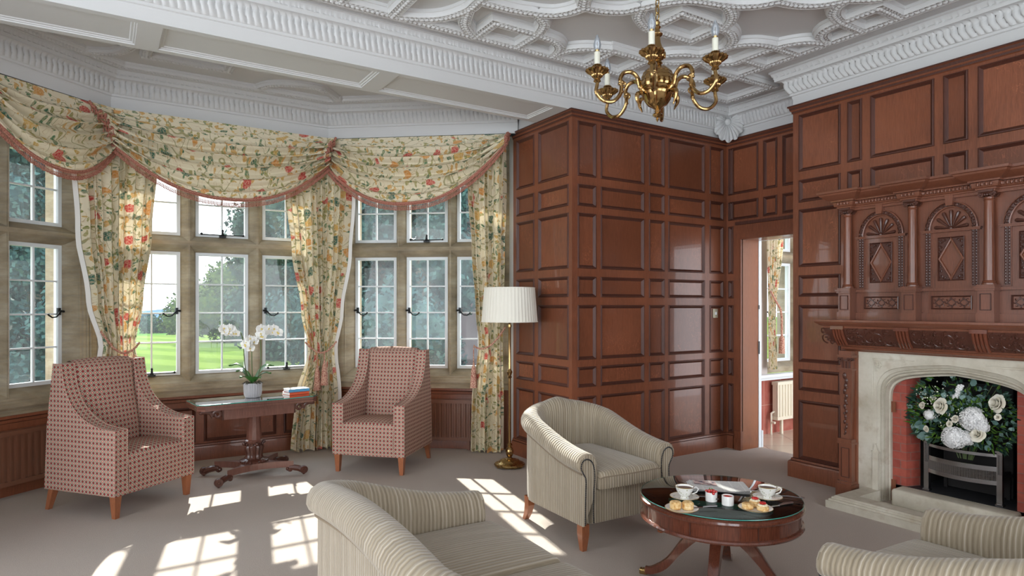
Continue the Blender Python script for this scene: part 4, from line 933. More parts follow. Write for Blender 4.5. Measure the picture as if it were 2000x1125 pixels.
def wing(label, loc, rz):
    t = thing('patterned_armchair', label, 'armchair', loc, rz)
    Wd, th = .335, .095
    prof = crom([(-.35, .60, 0), (-.28, .605, 0), (-.16, .625, 0), (-.04, .675, 0), (.06, .76, 0), (.12, .87, 0), (.145, .97, 0), (.155, 1.04, 0)], 5)
    poly = [(-.35, .155)]+[(a, b) for a, b in [(p[0], p[1]) for p in prof]]+[(.24, 1.04), (.30, .60), (.325, .155)]
    for sg in (-1, 1):
        x0, x1 = sg*(Wd-th), sg*Wd; F = lambda u, z, d: (d, u, z)
        mb = MB(); n = len(poly)
        xi, xo = x0, x1
        for xx, ins in ((xi, .0), (xo, .0)): mb.add([(xx, u, z) for u, z in poly], [tuple(range(n))])
        acc = 0
        for i in range(n):
            a, b = poly[i], poly[(i+1) % n]; L = hypot(b[0]-a[0], b[1]-a[1])
            mb.add([(xi, a[0], a[1]), (xo, a[0], a[1]), (xo, b[0], b[1]), (xi, b[0], b[1])], [(0, 1, 2, 3)], 0, [[(0, acc), (th, acc), (th, acc+L), (0, acc+L)]]); acc += L
        s_ = mb.build('side', DIAM, t, ang=40)
        pm = MB(); edge = [(-.35, .165)]+[(p[0], p[1]) for p in prof]+[(.235, 1.04)]
        for xx in (xi, xo): pm.tube([(xx, u-.0, z+.001) for u, z in edge], .0045, 6)
        pm.build('piping', DIAM, s_)
    wi = Wd-th-.003
    # back pad, slightly crowned
    yF = lambda z: lerp(.085, .165, smooth((z-.42)/.62)*1.0)
    mb = MB()
    def bp(s, v):
        x = lerp(-wi, wi, s); e = min(s, 1-s)*2*wi; bul = .025*(1-(2*s-1)**2)
        if v < .82: z = lerp(.40, 1.02, v/.82); y = yF(z)-bul-.012*(e > .01)
        else:
            a = (v-.82)/.18*pi/2; z = 1.02+.038*sin(a)*(1)+.012*(1-(2*s-1)**2)*sin(a); y = yF(1.02)-bul*(1-sin(a))+.05*(1-cos(a))
        return (x, y, z)
    mb.grid(bp, 24, 30, uvf=lambda s, v: (lerp(-wi, wi, s), .4+v*.72))
    mb.grid(lambda s, v: (lerp(-wi, wi, s), lerp(yF(1.02)+.05, .245, v), 1.058+.012*(1-(2*s-1)**2)-.012*v), 12, 3, uvf=lambda s, v: (lerp(-wi, wi, s), 1.12+v*.08))
    mb.add([(-wi, .245, 1.046), (wi, .245, 1.046), (wi, .31, .60), (-wi, .31, .60), (wi, .322, .16), (-wi, .322, .16)], [(0, 1, 2, 3), (3, 2, 4, 5)])
    mb.build('back', DIAM, t, ang=50)
    mb = MB(); R_ = .03
    def seat(s, v):
        x = lerp(-wi, wi, s)
        if v < .4: z = lerp(.158, .405, v/.4); y = -.352-.006*sin(pi*v/.4)
        elif v < .55: a = (v-.4)/.15*pi/2; z = .405+R_*sin(a); y = -.352+R_*(1-cos(a))
        else: w = (v-.55)/.45; z = .435+.022*sin(pi*w**.8)-.01*w; y = lerp(-.322, .14, w)
        z += .010*(1-(2*s-1)**2)*(1 if v > .45 else 0)
        return (x, y, z)
    mb.grid(seat, 20, 40, uvf=lambda s, v: (lerp(-wi, wi, s), (v/.4*.247 if v < .4 else .247+(v-.4)/.15*.047 if v < .55 else .294+(v-.55)/.45*.46)))
    mb.box(-Wd+.02, Wd-.02, -.34, .30, .152, .17); mb.build('seat', DIAM, t, ang=50)
    for sx_ in (-1, 1):
        for y, dy, w in ((-.315, 0, .026), (.275, .055, .024)):
            lm = MB(); x = sx_*(Wd-.035); vs = []
            for (k_, z, o) in ((1, .158, 0), (.62, 0, dy)):
                for (a, b) in ((-1, -1), (1, -1), (1, 1), (-1, 1)): vs.append((x+a*w*k_, y+o+b*w*k_, z))
            lm.add(vs, [(0, 1, 5, 4), (1, 2, 6, 5), (2, 3, 7, 6), (3, 0, 4, 7), (4, 5, 6, 7)]); lm.build('leg', LEGW, t, smooth=False)
    return t
wing('red lattice-patterned high-backed armchair at far left, nearest the camera', (.124, 5.60, 0), radians(38.3))
wing('red lattice-patterned high-backed armchair between the tasselled curtain and the floor lamp', (2.196, 5.612, 0), radians(-46))

# ------------------------------------------------------------------ pedestal card table
t = thing('pedestal_table', 'narrow rosewood pedestal table with scroll feet under the centre window', 'table', (1.11, 5.87, 0), radians(6))
mb = MB(); oct_ = [(-.49, -.16), (-.44, -.21), (.44, -.21), (.49, -.16), (.49, .21), (-.49, .21)]
mb.prism(oct_, lambda u, w, d: (u, w, d), .612, .632); mb.prism([(a*.985, b*.97) for a, b in oct_], lambda u, w, d: (u, w, d), .632, .636); mb.prism(oct_, lambda u, w, d: (u, w, d), .636, .656); mb.build('table_top', TABLEW, t, smooth=False)
gb = MB(); gb.prism([(a*.995, b*.99) for a, b in oct_], lambda u, w, d: (u, w, d), .657, .663); gb.build('glass_top', TOPG, t, smooth=False)
ge = MB(); P = [(a*.996, b*.991) for a, b in oct_]
for a, b in zip(P, P[1:]+P[:1]): ge.quad((a[0], a[1], .657), (b[0], b[1], .657), (b[0], b[1], .663), (a[0], a[1], .663))
ge.build('glass_edge', GEDGE, t, smooth=False)
mb = MB(); mb.box(-.30, .30, -.165, -.15, .525, .612).box(-.30, .30, .15, .165, .525, .612).box(-.30, -.285, -.165, .165, .525, .612).box(.285, .30, -.165, .165, .525, .612).box(-.29, .29, -.155, .155, .60, .612); mb.build('frieze', TABLEW, t, smooth=False)
for sg in (-1, 1):
    for y in (-.158, .158):
        sc_ = MB(); P = []
        for i in range(30):
            a = i/29*2.6*pi; r = .040*(1-.72*i/29); P.append((sg*(.335+r*sin(a)-.0), y, .572+r*cos(a)*-1))
        P = [(sg*.46, y, .600), (sg*.42, y, .603), (sg*.385, y, .59)]+[(p[0], p[1], p[2]) for p in P[4:]]
        sc_.tube(P, [.011]*3+[.011-.004*i/(len(P)-4) for i in range(len(P)-3)], 8, flat=1.5, up=(0, 1, 0)); sc_.sph((sg*.455, y, .597), .016, 8, 6, sc=(1.3, .9, .8)); sc_.build('scroll_bracket', CARVED, t)
cb = MB(); cb.lathe([(.062, .25), (.060, .27), (.070, .29), (.074, .30), (.064, .31), (.063, .33), (.053, .50), (.057, .53)], 12, rib=.0); cb.build('column', TABLEW, t, ang=20)
cb = MB(); cb.lathe([(.070, .135), (.076, .15), (.066, .165), (.068, .20), (.078, .245), (.072, .26)], 56, rib=.06, ribs=14); cb.lathe([(.112, .118), (.115, .13), (.104, .142), (.074, .15)], 60, rib=.035, ribs=24)
for i in range(16): a = i/16*2*pi; cb.sph((.072*cos(a), .072*sin(a), .272), .009, 6, 4)
for a in (0, pi/2, pi, -pi/2): cb.sph((.084*cos(a), .084*sin(a), .278), .015, 8, 6)
cb.build('carved_collar', CARVED, t)
mb = MB(); pl_ = []
for i in range(4):
    a = i*pi/2
    for (u, v) in ((.30, -.12), (.30, .12)) if i % 2 == 0 else ((.12, .12), (-.12, .12)): pass
plat = []
for (x0, y0, x1, y1) in ((-.27, -.20, .27, -.20), (.27, -.20, .27, .20), (.27, .20, -.27, .20), (-.27, .20, -.27, -.20)):
    nx, ny = (y1-y0), -(x1-x0); L = hypot(nx, ny); nx /= L; ny /= L; dep = .085 if abs(x1-x0) > .1 else .16
    for i in range(8): s = i/8; b = sin(pi*s)*dep; plat.append((lerp(x0, x1, s)-nx*b, lerp(y0, y1, s)-ny*b))
mb.prism(plat, lambda u, w, d: (u, w, d), .065, .118); mb.build('platform', TABLEW, t, smooth=False)
for sx_ in (-1, 1):
    for sy in (-1, 1):
        fb = MB(); P = [(sx_*.24, sy*.175, .062), (sx_*.275, sy*.195, .060), (sx_*.31, sy*.215, .052), (sx_*.335, sy*.23, .035)]
        fb.tube(P, [.018, .026, .027, .024], 8)
        fb.lathe([(.001, -.026), (.012, -.025), (.014, -.018), (.030, -.019), (.034, -.012), (.034, .012), (.030, .019), (.014, .018), (.012, .025), (.001, .026)], 18, fn=lambda x, y, z: (sx_*.345+x, sy*.237+z, .040+y))
        fb.lathe([(.001, -.020), (.018, -.018), (.021, 0), (.018, .018), (.001, .020)], 14, fn=lambda x, y, z: (sx_*.245+x, sy*.178+z, .045+y))
        fb.sph((sx_*.235, sy*.165, .05), .02, 8, 6); fb.lathe([(.009, 0), (.011, .008), (.006, .014)], 8, c=(sx_*.345, sy*.237, 0)); fb.build('scroll_foot', CARVED, t)

# books
bz = .6635
t = thing('book', 'red paperback at the bottom of the pair on the pedestal table', 'book', (1.475, 5.93, bz), radians(16), 'books on the pedestal table')
def book(t, w, d, h, m):
    MB().box(-w/2, w/2, -d/2, -d/2+.002, 0, h).box(-w/2, w/2, -d/2, d/2, 0, .0015).box(-w/2, w/2, -d/2, d/2, h-.0015, h).build('cover', m, t, smooth=False)
    MB().box(-w/2+.003, w/2-.003, -d/2+.002, d/2-.004, .0015, h-.0015).build('pages', PAGE, t, smooth=False)
book(t, .19, .13, .022, REDB)
t = thing('book', 'blue-spined white paperback on top of the red one on the pedestal table', 'book', (1.485, 5.945, bz+.022), radians(8), 'books on the pedestal table')
book(t, .19, .13, .025, BLUEB); MB().box(-.096, .096, -.063, .066, .0251, .0265).build('white_cover', PAGE, t, smooth=False)

# orchid
t = thing('potted_orchid', 'white orchid in a ribbed grey pot on the pedestal table', 'potted plant', (1.105, 5.90, .6635))
mb = MB(); mb.lathe([(.052, 0), (.060, .004), (.070, .025), (.073, .06), (.074, .125), (.070, .126), (.068, .11)], 72, rib=.025, ribs=24); mb.build('pot', DUCK, t)
mb = MB(); mb.lathe([(.0, .105), (.068, .108)], 20); 
for i in range(14): a = random.uniform(0, 6.28); P = [(.03*cos(a), .03*sin(a), .11), (.055*cos(a+.4), .055*sin(a+.4), .14), (.085*cos(a+.7), .085*sin(a+.7), .12)]; mb.tube(P, .003, 5)
mb.build('roots', BARK, t)
for (a, L, lift, w) in ((2.9, .19, .17, .046), (2.4, .16, .11, .042), (.2, .19, .15, .040), (-.3, .15, .09, .038), (3.7, .14, .07, .040), (-1.2, .12, .06, .036)):
    mb = MB()
    def lf(s, v, a=a, L=L, lift=lift, w=w):
        r = v*L; z = .115+lift*sin(min(1, v*1.15)*pi*.62); ww = w*sin(pi*min(1, (v*.92+.08)))**.6*(2*s-1)
        return (cos(a)*r-sin(a)*ww, sin(a)*r+cos(a)*ww, z+abs(2*s-1)*.012)
    mb.grid(lf, 4, 12); mb.build('leaf', ORCHL, t)
stems = [([(-.01, 0, .11), (-.06, 0, .25), (-.075, 0, .45), (-.10, -.01, .56), (-.17, -.02, .595), (-.22, -.02, .60)], [4.0, 4.35, 4.7, 5.0]),
         ([(0, 0, .11), (-.008, 0, .3), (-.01, 0, .45), (-.02, -.01, .52), (-.04, -.02, .50), (-.05, -.02, .46)], [3.1, 3.7, 4.4, 4.9]),
         ([(.012, 0, .11), (.06, 0, .25), (.065, 0, .45), (.05, -.01, .56), (.10, -.02, .60), (.17, -.02, .59)], [2.9, 3.5, 4.1, 4.6, 5.0])]
def bloom(t, c, sc_, yaw):
    R = Matrix.Rotation(yaw, 3, 'Z') @ Matrix.Rotation(pi/2*.85, 3, 'X'); f = MB()
    for a, rl_, wd in ((90, 1, .62), (210, 1, .6), (330, 1, .6), (20, 1.1, 1.0), (160, 1.1, 1.0)):
        aa = radians(a)
        def pf(s, v, aa=aa, rl_=rl_, wd=wd):
            r = v*.030*rl_; w = .019*wd*sin(pi*min(1, v*.85+.1))*(2*s-1); p = Vector((cos(aa)*r-sin(aa)*w, sin(aa)*r+cos(aa)*w, .006*v*v-abs(2*s-1)*.003))*sc_
            p = R @ p; return (c[0]+p.x, c[1]+p.y, c[2]+p.z)
        f.grid(pf, 4, 5)
    o = f.build('flower', ORCHW, t); l = MB(); q = R @ Vector((0, -.004, .006)); l.sph((c[0]+q.x, c[1]+q.y, c[2]+q.z), .0065*sc_, 6, 5); l.build('lip', ORCHC, o)
for P, at in stems:
    C = crom(P, 6); mb = MB(); mb.tube(C, .0045, 6); mb.build('stem', ORCHS, t)
    for q in at:
        i = min(len(C)-1, int(q*6)); bx = C[i]
        for kk in range(3): bloom(t, (bx[0]+random.uniform(-.030, .030), bx[1]-.02-.01*kk, bx[2]-.015+random.uniform(-.03, .02)), random.uniform(1.1, 1.45), random.uniform(-1.0, .5))

# floor lamp
t = thing('floor_lamp', 'brass floor lamp with a pleated cream shade beside the panelled bay return', 'floor lamp', (3.115, 4.93, 0))
MB().lathe([(.135, .0), (.14, .012), (.135, .02), (.10, .034), (.085, .05), (.04, .058), (.032, .065)], 32, c=(0, 0, .012)).build('base', BRASSA, t)
for i in range(3): a = i*2.09+1; MB().sph((.115*cos(a), .115*sin(a), .008), .014, 8, 6).build('foot', BRASSA, t)
MB().lathe([(.030, .07), (.018, .085), (.032, .11), (.038, .14), (.030, .165), (.018, .18), (.026, .20), (.014, .215), (.0125, .60), (.013, .80), (.022, .81), (.014, .82), (.020, .84), (.026, .855), (.016, .875), (.013, .89), (.0125, 1.25), (.018, 1.27), (.010, 1.30), (.008, 1.36)], 20).build('pole', BRASS, t)
mb = MB(); mb.lathe([(.252, 1.31), (.228, 1.615)], 144, rib=.009, ribs=48); mb.lathe([(.246, 1.31), (.222, 1.615)], 72)
for z, r in ((1.31, .254), (1.615, .230)): mb.tube([(r*cos(i/48*2*pi), r*sin(i/48*2*pi), z) for i in range(49)], .004, 6)
mb.build('lamp_shade', SHADE, t)
MB().lathe([(.012, 1.36), (.03, 1.39), (.033, 1.43), (.02, 1.47), (.0, 1.48)], 14).build('bulb', PORC, t)

# ------------------------------------------------------------------ drum table and tea things
TX, TY, TR, TZ = 2.69, 2.23, .395, .48
t = thing('drum_table', 'round mahogany drum table with glass and dark leather top in front of the hearth', 'coffee table', (TX, TY, 0), radians(20))
MB().lathe([(TR-.01, .355), (TR+.004, .358), (TR+.008, .366), (TR+.004, .374), (TR-.006, .378), (TR-.006, .438), (TR+.004, .442), (TR+.010, .452), (TR+.008, .462), (TR-.002, .468), (TR-.002, .470)], 96).lathe([(0, .36), (TR-.01, .355)], 48).lathe([(.33, .4702), (TR-.002, .470)], 96).build('drum', MAHOG, t)
for i in range(8): a = i*pi/4; MB().add([((TR-.004)*cos(a+s*.006*1.0)+0, (TR-.004)*sin(a+s*.006), z) if d == 0 else ((TR-.001)*cos(a+s*.006), (TR-.001)*sin(a+s*.006), z) for d in (0, 1) for z in (.38, .436) for s in (-1, 1)], [(0, 1, 3, 2), (4, 5, 7, 6), (0, 1, 5, 4), (2, 3, 7, 6), (0, 2, 6, 4), (1, 3, 7, 5)]).build('drawer_divider', MOULD, t, smooth=False)
MB().lathe([(0, .4705), (.332, .4705)], 64).build('leather_inlay', LEATH, t)
MB().lathe([(.310, .4712), (.313, .4714), (.316, .4712)], 96).build('gilt_tooling', GILT, t)
MB().lathe([(0, .4735), (TR-.002, .4735), (TR+.003, .476), (TR-.002, .4795), (0, .48)], 96).build('glass_top', TOPG, t)
MB().lathe([(TR+.0025, .4745), (TR+.0035, .476), (TR+.0025, .4785)], 96).build('glass_edge', GEDGE, t)
MB().lathe([(.10, .355), (.095, .34), (.055, .33), (.05, .30), (.052, .24), (.02, .215), (0, .21)], 24).build('column', MAHOG, t)
for i in range(4):
    a = i*pi/2+radians(12); mb = MB(); C = crom([(.03, .315, 0), (.10, .285, 0), (.19, .19, 0), (.27, .085, 0), (.345, .035, 0), (.385, .028, 0)], 5)
    n = len(C); vs = []
    for j, (r, z, _) in enumerate(C):
        hh = lerp(.055, .016, min(1, j/n*1.15)); w = lerp(.034, .019, j/n)
        for (s, q) in ((-w, -hh), (-w*.9, hh*.7), (-w*.4, hh), (w*.4, hh), (w*.9, hh*.7), (w, -hh)): vs.append((r*cos(a)-s*sin(a), r*sin(a)+s*cos(a), z+q))
    mb.add(vs, [(j*6+k_, j*6+(k_+1) % 6, (j+1)*6+(k_+1) % 6, (j+1)*6+k_) for j in range(n-1) for k_ in range(6)]+[tuple(range(6)), tuple((n-1)*6+k_ for k_ in range(6))])
    lg = mb.build('leg', MAHOG, t, ang=30)
    cp = MB(); cp.rbox(-.022, .022, -.016, .016, 0, .030, .006, 2, fn=lambda x, y, z, a=a: ((.395+x)*cos(a)-y*sin(a), (.395+x)*sin(a)+y*cos(a), z+.001)); cp.build('caster_cap', BRASSA, lg)
TT = .4802
def teacup(label, x, y, rz):
    t = thing('teacup', label, 'teacup', (x, y, TT+.008), rz)
    MB().lathe([(.020, 0), (.022, .004), (.017, .008), (.030, .018), (.040, .036), (.046, .056), (.0445, .056), (.038, .036), (.028, .02), (0, .014)], 32).build('bowl', PORCP, t)
    MB().tube([((.0455)*cos(i/40*2*pi), .0455*sin(i/40*2*pi), .0563) for i in range(41)], .0013, 5).build('rim', GILT, t)
    MB().tube([(.043, 0, .048), (.060, 0, .052), (.070, 0, .042), (.062, 0, .026), (.040, 0, .018)], .003, 7, flat=1.3).build('handle', PORC, t)
    MB().lathe([(0, .047), (.042, .047)], 28).build('tea', TEA, t)
def saucer(label, x, y):
    t = thing('saucer', label, 'saucer', (x, y, TT)); MB().lathe([(.03, 0), (.034, .004), (.055, .008), (.072, .014), (.071, .0158), (.05, .0105), (0, .0075)], 36).build('dish', PORCP, t)
    MB().tube([(.0718*cos(i/44*2*pi), .0718*sin(i/44*2*pi), .0155) for i in range(45)], .0013, 5).build('rim', GILT, t)
def spoon(name, label, cat, x, y, z, rz, L=.13, m=None, knife=False):
    t = thing(name, label, cat, (x, y, z), rz); 
    if knife:
        MB().box(-.0, L*.55, -.007, .007, 0, .0015).build('blade', STEEL, t, smooth=False); MB().tube([(-L*.45, 0, .004), (-L*.2, 0, .005), (0, 0, .003)], [.006, .0065, .004], 8, flat=1.3).build('handle', STEEL, t)
    else:
        MB().tube([(0, 0, .003), (L*.4, 0, .006), (L*.75, 0, .003)], [.0022, .0016, .0018], 6).build('handle', STEEL, t); MB().sph((L*.87, 0, .003), .012, 10, 6, sc=(1.35, .85, .3)).build('bowl', STEEL, t)
cA, cB = (2.475, 2.27), (2.825, 2.045)
saucer('patterned saucer under the left teacup, nearest the sofa', *cA); teacup('gilt-rimmed cup of tea on the left side of the round table', *cA, radians(-30))
saucer('patterned saucer under the right teacup, nearest the hearth', *cB); teacup('gilt-rimmed cup of tea on the right side of the round table', *cB, radians(-35))
spoon('teaspoon', 'silver teaspoon resting on the left saucer', 'teaspoon', cA[0]+.045, cA[1]-.035, TT+.013, radians(-60), .11)
spoon('teaspoon', 'silver teaspoon resting on the right saucer', 'teaspoon', cB[0]+.05, cB[1]-.03, TT+.013, radians(-50), .12)
def plate(label, x, y):
    t = thing('tea_plate', label, 'plate', (x, y, TT)); MB().lathe([(.045, 0), (.05, .003), (.075, .010), (.079, .013), (.078, .0148), (.05, .007), (0, .006)], 40).build('dish', PORC, t)
    MB().tube([(.0785*cos(i/48*2*pi), .0785*sin(i/48*2*pi), .0142) for i in range(49)], .0014, 5).build('rim', GILT, t)
pA, pB = (2.325, 2.15), (2.625, 1.965)
plate('gilt-rimmed plate holding two plain scones, left front of the round table', *pA); plate('gilt-rimmed plate holding jam-topped scones, right front of the round table', *pB)
def scone(label, x, y, z, r=.027, h=.036, grp=None, jam=False):
    t = thing('scone', label, 'scone', (x, y, z), random.uniform(0, 3))
    MB().lathe([(r*.9, 0), (r, .004), (r*1.02, h*.35), (r*.96, h*.5), (r*1.03, h*.62), (r, h*.85), (r*.8, h*.98), (0, h*1.02)], 22, rib=.03, ribs=5).build('crumb', SCONE, t)
    if jam:
        f = MB()
        for i in range(7): a = i*.9; f.sph((r*.55*cos(a), r*.55*sin(a), h+.002), r*.36, 7, 5, sc=(1, 1, .6))
        f.build('cream', CREAM, t); f = MB()
        for i in range(6): a = i*1.05+.3; f.sph((r*.35*cos(a), r*.35*sin(a), h+.012), r*.28, 7, 5, sc=(1, 1, .7))
        f.build('jam', JAM, t)
scone('golden scone on the left plate, at the back left', pA[0]-.022, pA[1]+.018, TT+.0075)
scone('golden scone on the left plate, in front of the other', pA[0]+.022, pA[1]-.018, TT+.0075)
scone('halved scone without topping at the left of the right plate', pB[0]-.028, pB[1]+.022, TT+.0075, h=.026)
scone('scone topped with cream and strawberry at the back of the right plate', pB[0]+.026, pB[1]+.022, TT+.0075, h=.028, jam=True)
scone('scone topped with dark red jam at the front of the right plate', pB[0]+.008, pB[1]-.034, TT+.0075, h=.022, jam=True)
spoon('table_knife', 'silver knife laid on the rim of the left plate', 'knife', pA[0]+.085, pA[1]-.055, TT+.014, radians(155), .15, knife=True)
spoon('table_knife', 'silver knife with its handle towards the hearth, beside the right plate', 'knife', pB[0]+.15, pB[1]-.02, TT+.002, radians(172), .2, knife=True)
def ramekin(label, x, y, berries):
    t = thing('ramekin', label, 'ramekin', (x, y, TT)); MB().lathe([(.026, 0), (.028, .002), (.0285, .046), (.0255, .046), (.025, .036), (0, .036)], 48, rib=.012, ribs=24).build('dish', PORC, t)
    f = MB()
    if berries:
        for i in range(9): a = i*2.4; f.sph((.004*i**.5*2.6*cos(a), .004*i**.5*2.6*sin(a), .045+.006*(i < 3)), .008, 7, 5)
        f.build('strawberry', JAM, t); g = MB()
        for i in range(6): a = i*1.1; g.add([(0, .004, .052), (.014*cos(a), .014*sin(a)+.004, .064), (.010*cos(a+.5), .010*sin(a+.5)+.004, .060)], [(0, 1, 2)])
        g.build('mint', LEAFG, t)
    else: f.lathe([(0, .046), (.018, .044), (.025, .040)], 18).build('preserve', TEA if False else JAM, t)
ramekin('white ramekin with strawberries and mint, beside the newspaper', 2.562, 2.175, True); ramekin('white ramekin of dark jam in the middle of the round table', 2.58, 2.09, False)
t = thing('newspaper', 'folded newspaper at the back of the round table', 'newspaper', (2.775, 2.315, TT), radians(-40))
for i in range(3):
    mb = MB(); w, h_ = .30-.006*i, .20-.004*i; zz = .002+.004*i
    mb.grid(lambda s, v: (lerp(-w/2, w/2, s)+.004*i, lerp(-h_/2, h_/2, v), zz+.004*sin(s*5+i)*(v < .9)+.002), 10, 4, uvf=lambda s, v: (s*w, v*h_)); mb.build('sheet', PAPER, t)
MB().grid(lambda s, v: (lerp(-.12, .0, s), lerp(.0, .085, v), .0155+.004*sin((lerp(-.12, 0, s)/.288+.5)*5+2)), 8, 3, uvf=lambda s, v: (s*.12, v*.09)).build('picture', PHOTO, t)

# ------------------------------------------------------------------ chandelier
CX, CY, CZ = 2.546, 2.528, 2.629
t = thing('chandelier', 'polished brass six-arm chandelier hanging from the moulded ceiling', 'chandelier', (CX, CY, CZ))
BM = MB(); BM.lathe([(.012, -.115), (.020, -.108), (.030, -.10), (.052, -.088), (.070, -.062), (.078, -.04), (.084, -.028), (.084, -.022), (.078, -.018), (.086, -.012), (.090, -.002), (.088, .004), (.082, .008)], 48)
BM.lathe([(.082, .008), (.087, .022), (.085, .040), (.087, .042), (.083, .060), (.085, .062), (.076, .082), (.077, .084), (.064, .100), (.046, .114), (.022, .122), (.018, .13)], 60, rib=.035, ribs=12)
BM.lathe([(.018, .13), (.028, .136), (.023, .146), (.020, .152), (.034, .162), (.042, .178), (.040, .196), (.028, .220), (.018, .25), (.015, .28), (.026, .288), (.029, .296), (.016, .304), (.012, .322), (.019, .334), (.012, .345), (.015, .36), (.004, .375)], 24)
for q in range(12): a = q*pi/6; BM.sph((.040*cos(a), .040*sin(a), .180), .009, 6, 4, sc=(.7, .7, 2))
BM.build('body', BRASS, t)
MB().lathe([(.0, -.182), (.004, -.174), (.009, -.166), (.005, -.158), (.020, -.150), (.026, -.140), (.022, -.134), (.012, -.128), (.016, -.120), (.010, -.112)], 24, rib=.05, ribs=8).build('finial', BRASS, t)
cm = MB(); z = .37; i = 0; top = ZC-CZ
while z < top-.03:
    P = [(.011*cos(a)*(1 if i % 2 else 0), .011*cos(a)*(0 if i % 2 else 1), z+.021+.024*sin(a)) for a in [q/12*2*pi for q in range(13)]]; cm.tube(P, .0035, 6); z += .038; i += 1
cm.build('chain', BRASSA, t)
MB().lathe([(.055, top-.045-.0), (.05, top-.03), (.02, top-.05)][::-1]+[(.055, top-.044)], 20).build('ceiling_rose', BRASS, t) if False else None
arm0 = None; RA = .345
for q in range(6):
    an = q*pi/3+radians(220.2)
    if arm0 is None:
        C = crom([(.075, 0, -.02), (.10, 0, .0), (.115, 0, .05), (.15, 0, .078), (.195, 0, .070), (.215, 0, .035), (.208, 0, .0), (.215, 0, -.045), (.255, 0, -.085), (.31, 0, -.085), (.35, 0, -.045), (RA, 0, .0), (RA, 0, .035)], 6)
        mb = MB(); mb.tube(C, [lerp(.012, .0095, i/len(C)) for i in range(len(C))], 10)
        for p, r in (((.105, 0, .03), .012), ((.205, 0, .02), .013), ((.218, 0, .012), .010), ((.208, 0, -.03), .012)): mb.sph(p, r, 8, 6)
        P = [(.198+.018*cos(a)*(1-a/14), 0, .006+.018*sin(a)*(1-a/14)) for a in [w*.45 for w in range(22)]]; mb.tube(P, .005, 6)
        mb.tube(crom([(.09, 0, -.03), (.115, 0, -.035), (.118, 0, -.065), (.106, 0, -.09), (.10, 0, -.105)], 4), [.010, .010, .011, .012, .013, .013, .012, .011, .010, .009, .008, .007, .006, .005, .004, .004, .003], 7)
        arm0 = mb.build('arm', BRASS, t)
        d = MB(); d.lathe([(.010, .008), (.019, .014), (.014, .026), (.020, .034), (.028, .040), (.030, .048), (.042, .056), (.054, .064), (.060, .072), (.057, .077), (.034, .068), (.012, .064)], 64, c=(RA, 0, 0), rib=.075, ribs=16)
        d.lathe([(.014, .062), (.022, .072), (.026, .080), (.019, .088), (.024, .096), (.020, .102)], 32, c=(RA, 0, 0), rib=.07, ribs=10); d.build('drip_pan', BRASS, arm0)
        MB().lathe([(.0155, .098), (.0155, .168), (.010, .172)], 18, c=(RA, 0, 0)).build('candle_tube', CANDLE, arm0)
        b = MB(); b.lathe([(.011, .178), (.018, .192), (.0205, .208), (.016, .230), (.008, .252), (.001, .264)], 18, c=(RA, 0, 0)); b.build('bulb', BULB, arm0)
        MB().lathe([(.009, .168), (.012, .182), (.008, .186)], 12, c=(RA, 0, 0)).tube([(RA, -.002, .186), (RA, -.003, .225), (RA, .003, .225), (RA, .002, .186)], .001, 5).build('lamp_cap', BRASSA, arm0)
        a_ = arm0
    else:
        a_ = arm0.copy(); COL.objects.link(a_); a_.parent = t
        for ch in arm0.children: c_ = ch.copy(); COL.objects.link(c_); c_.parent = a_
    a_.rotation_euler = (0, 0, an)

# ------------------------------------------------------------------ fireplace
YC = 2.105
FG = lambda s, z, d: (XF-d, YC-s, z)
fp = thing('fireplace', 'carved oak and stone fireplace with arched brick opening and columned overmantel', 'fireplace', (XF, YC, 0)); fw_ = fp.location
FSs = .12
L_out = [(-.482, .0), (-.482, .80), (-.478, .865), (-.455, .925), (-.405, .975), (-.32, 1.007), (-.16, 1.033), (0, 1.048)]
L_in = [(-.438, .0), (-.438, .77), (-.432, .82), (-.405, .868), (-.345, .908), (-.25, .934), (-.12, .955), (0, .968)]
def densify(P, n=4):
    C = [P[0]]+[(p[0], p[1]) for p in crom([(a, b, 0) for a, b in P[1:]], n)]; return C
lo, li_ = densify(L_out), densify(L_in)
lo = lo+[(-a, b) for a, b in lo[-2::-1]]; li_ = li_+[(-a, b) for a, b in li_[-2::-1]]
mb = MB(); TZ_ = 1.112
for a, b in zip(lo, lo[1:]):
    if abs(b[0]-a[0]) > 1e-6: mb.quad(FG(a[0], a[1], FSs), FG(b[0], b[1], FSs), FG(b[0], TZ_, FSs), FG(a[0], TZ_, FSs))
for sg in (-1, 1): mb.quad(FG(sg*.625, 0, FSs), FG(sg*.482, 0, FSs), FG(sg*.482, TZ_, FSs), FG(sg*.625, TZ_, FSs)); mb.quad(FG(sg*.625, 0, FSs), FG(sg*.625, 0, 0), FG(sg*.625, TZ_, 0), FG(sg*.625, TZ_, FSs))
rows = [(0, .12), (.04, .112), (.30, .098), (.34, .085), (.42, .088), (.50, .080), (.54, .055), (.62, .052), (.72, .060), (.80, .040), (.84, .018), (1, .010), (1, -.06)]
n = len(lo); vs = [FG(lerp(a[0], b[0], t), lerp(a[1], b[1], t), d) for t, d in rows for a, b in zip(lo, li_)]
mb.add(vs, [(r*n+i, r*n+i+1, (r+1)*n+i+1, (r+1)*n+i) for r in range(len(rows)-1) for i in range(n-1)])
mb.build('stone_surround', FSTONE, fp, world=fw_, ang=30)
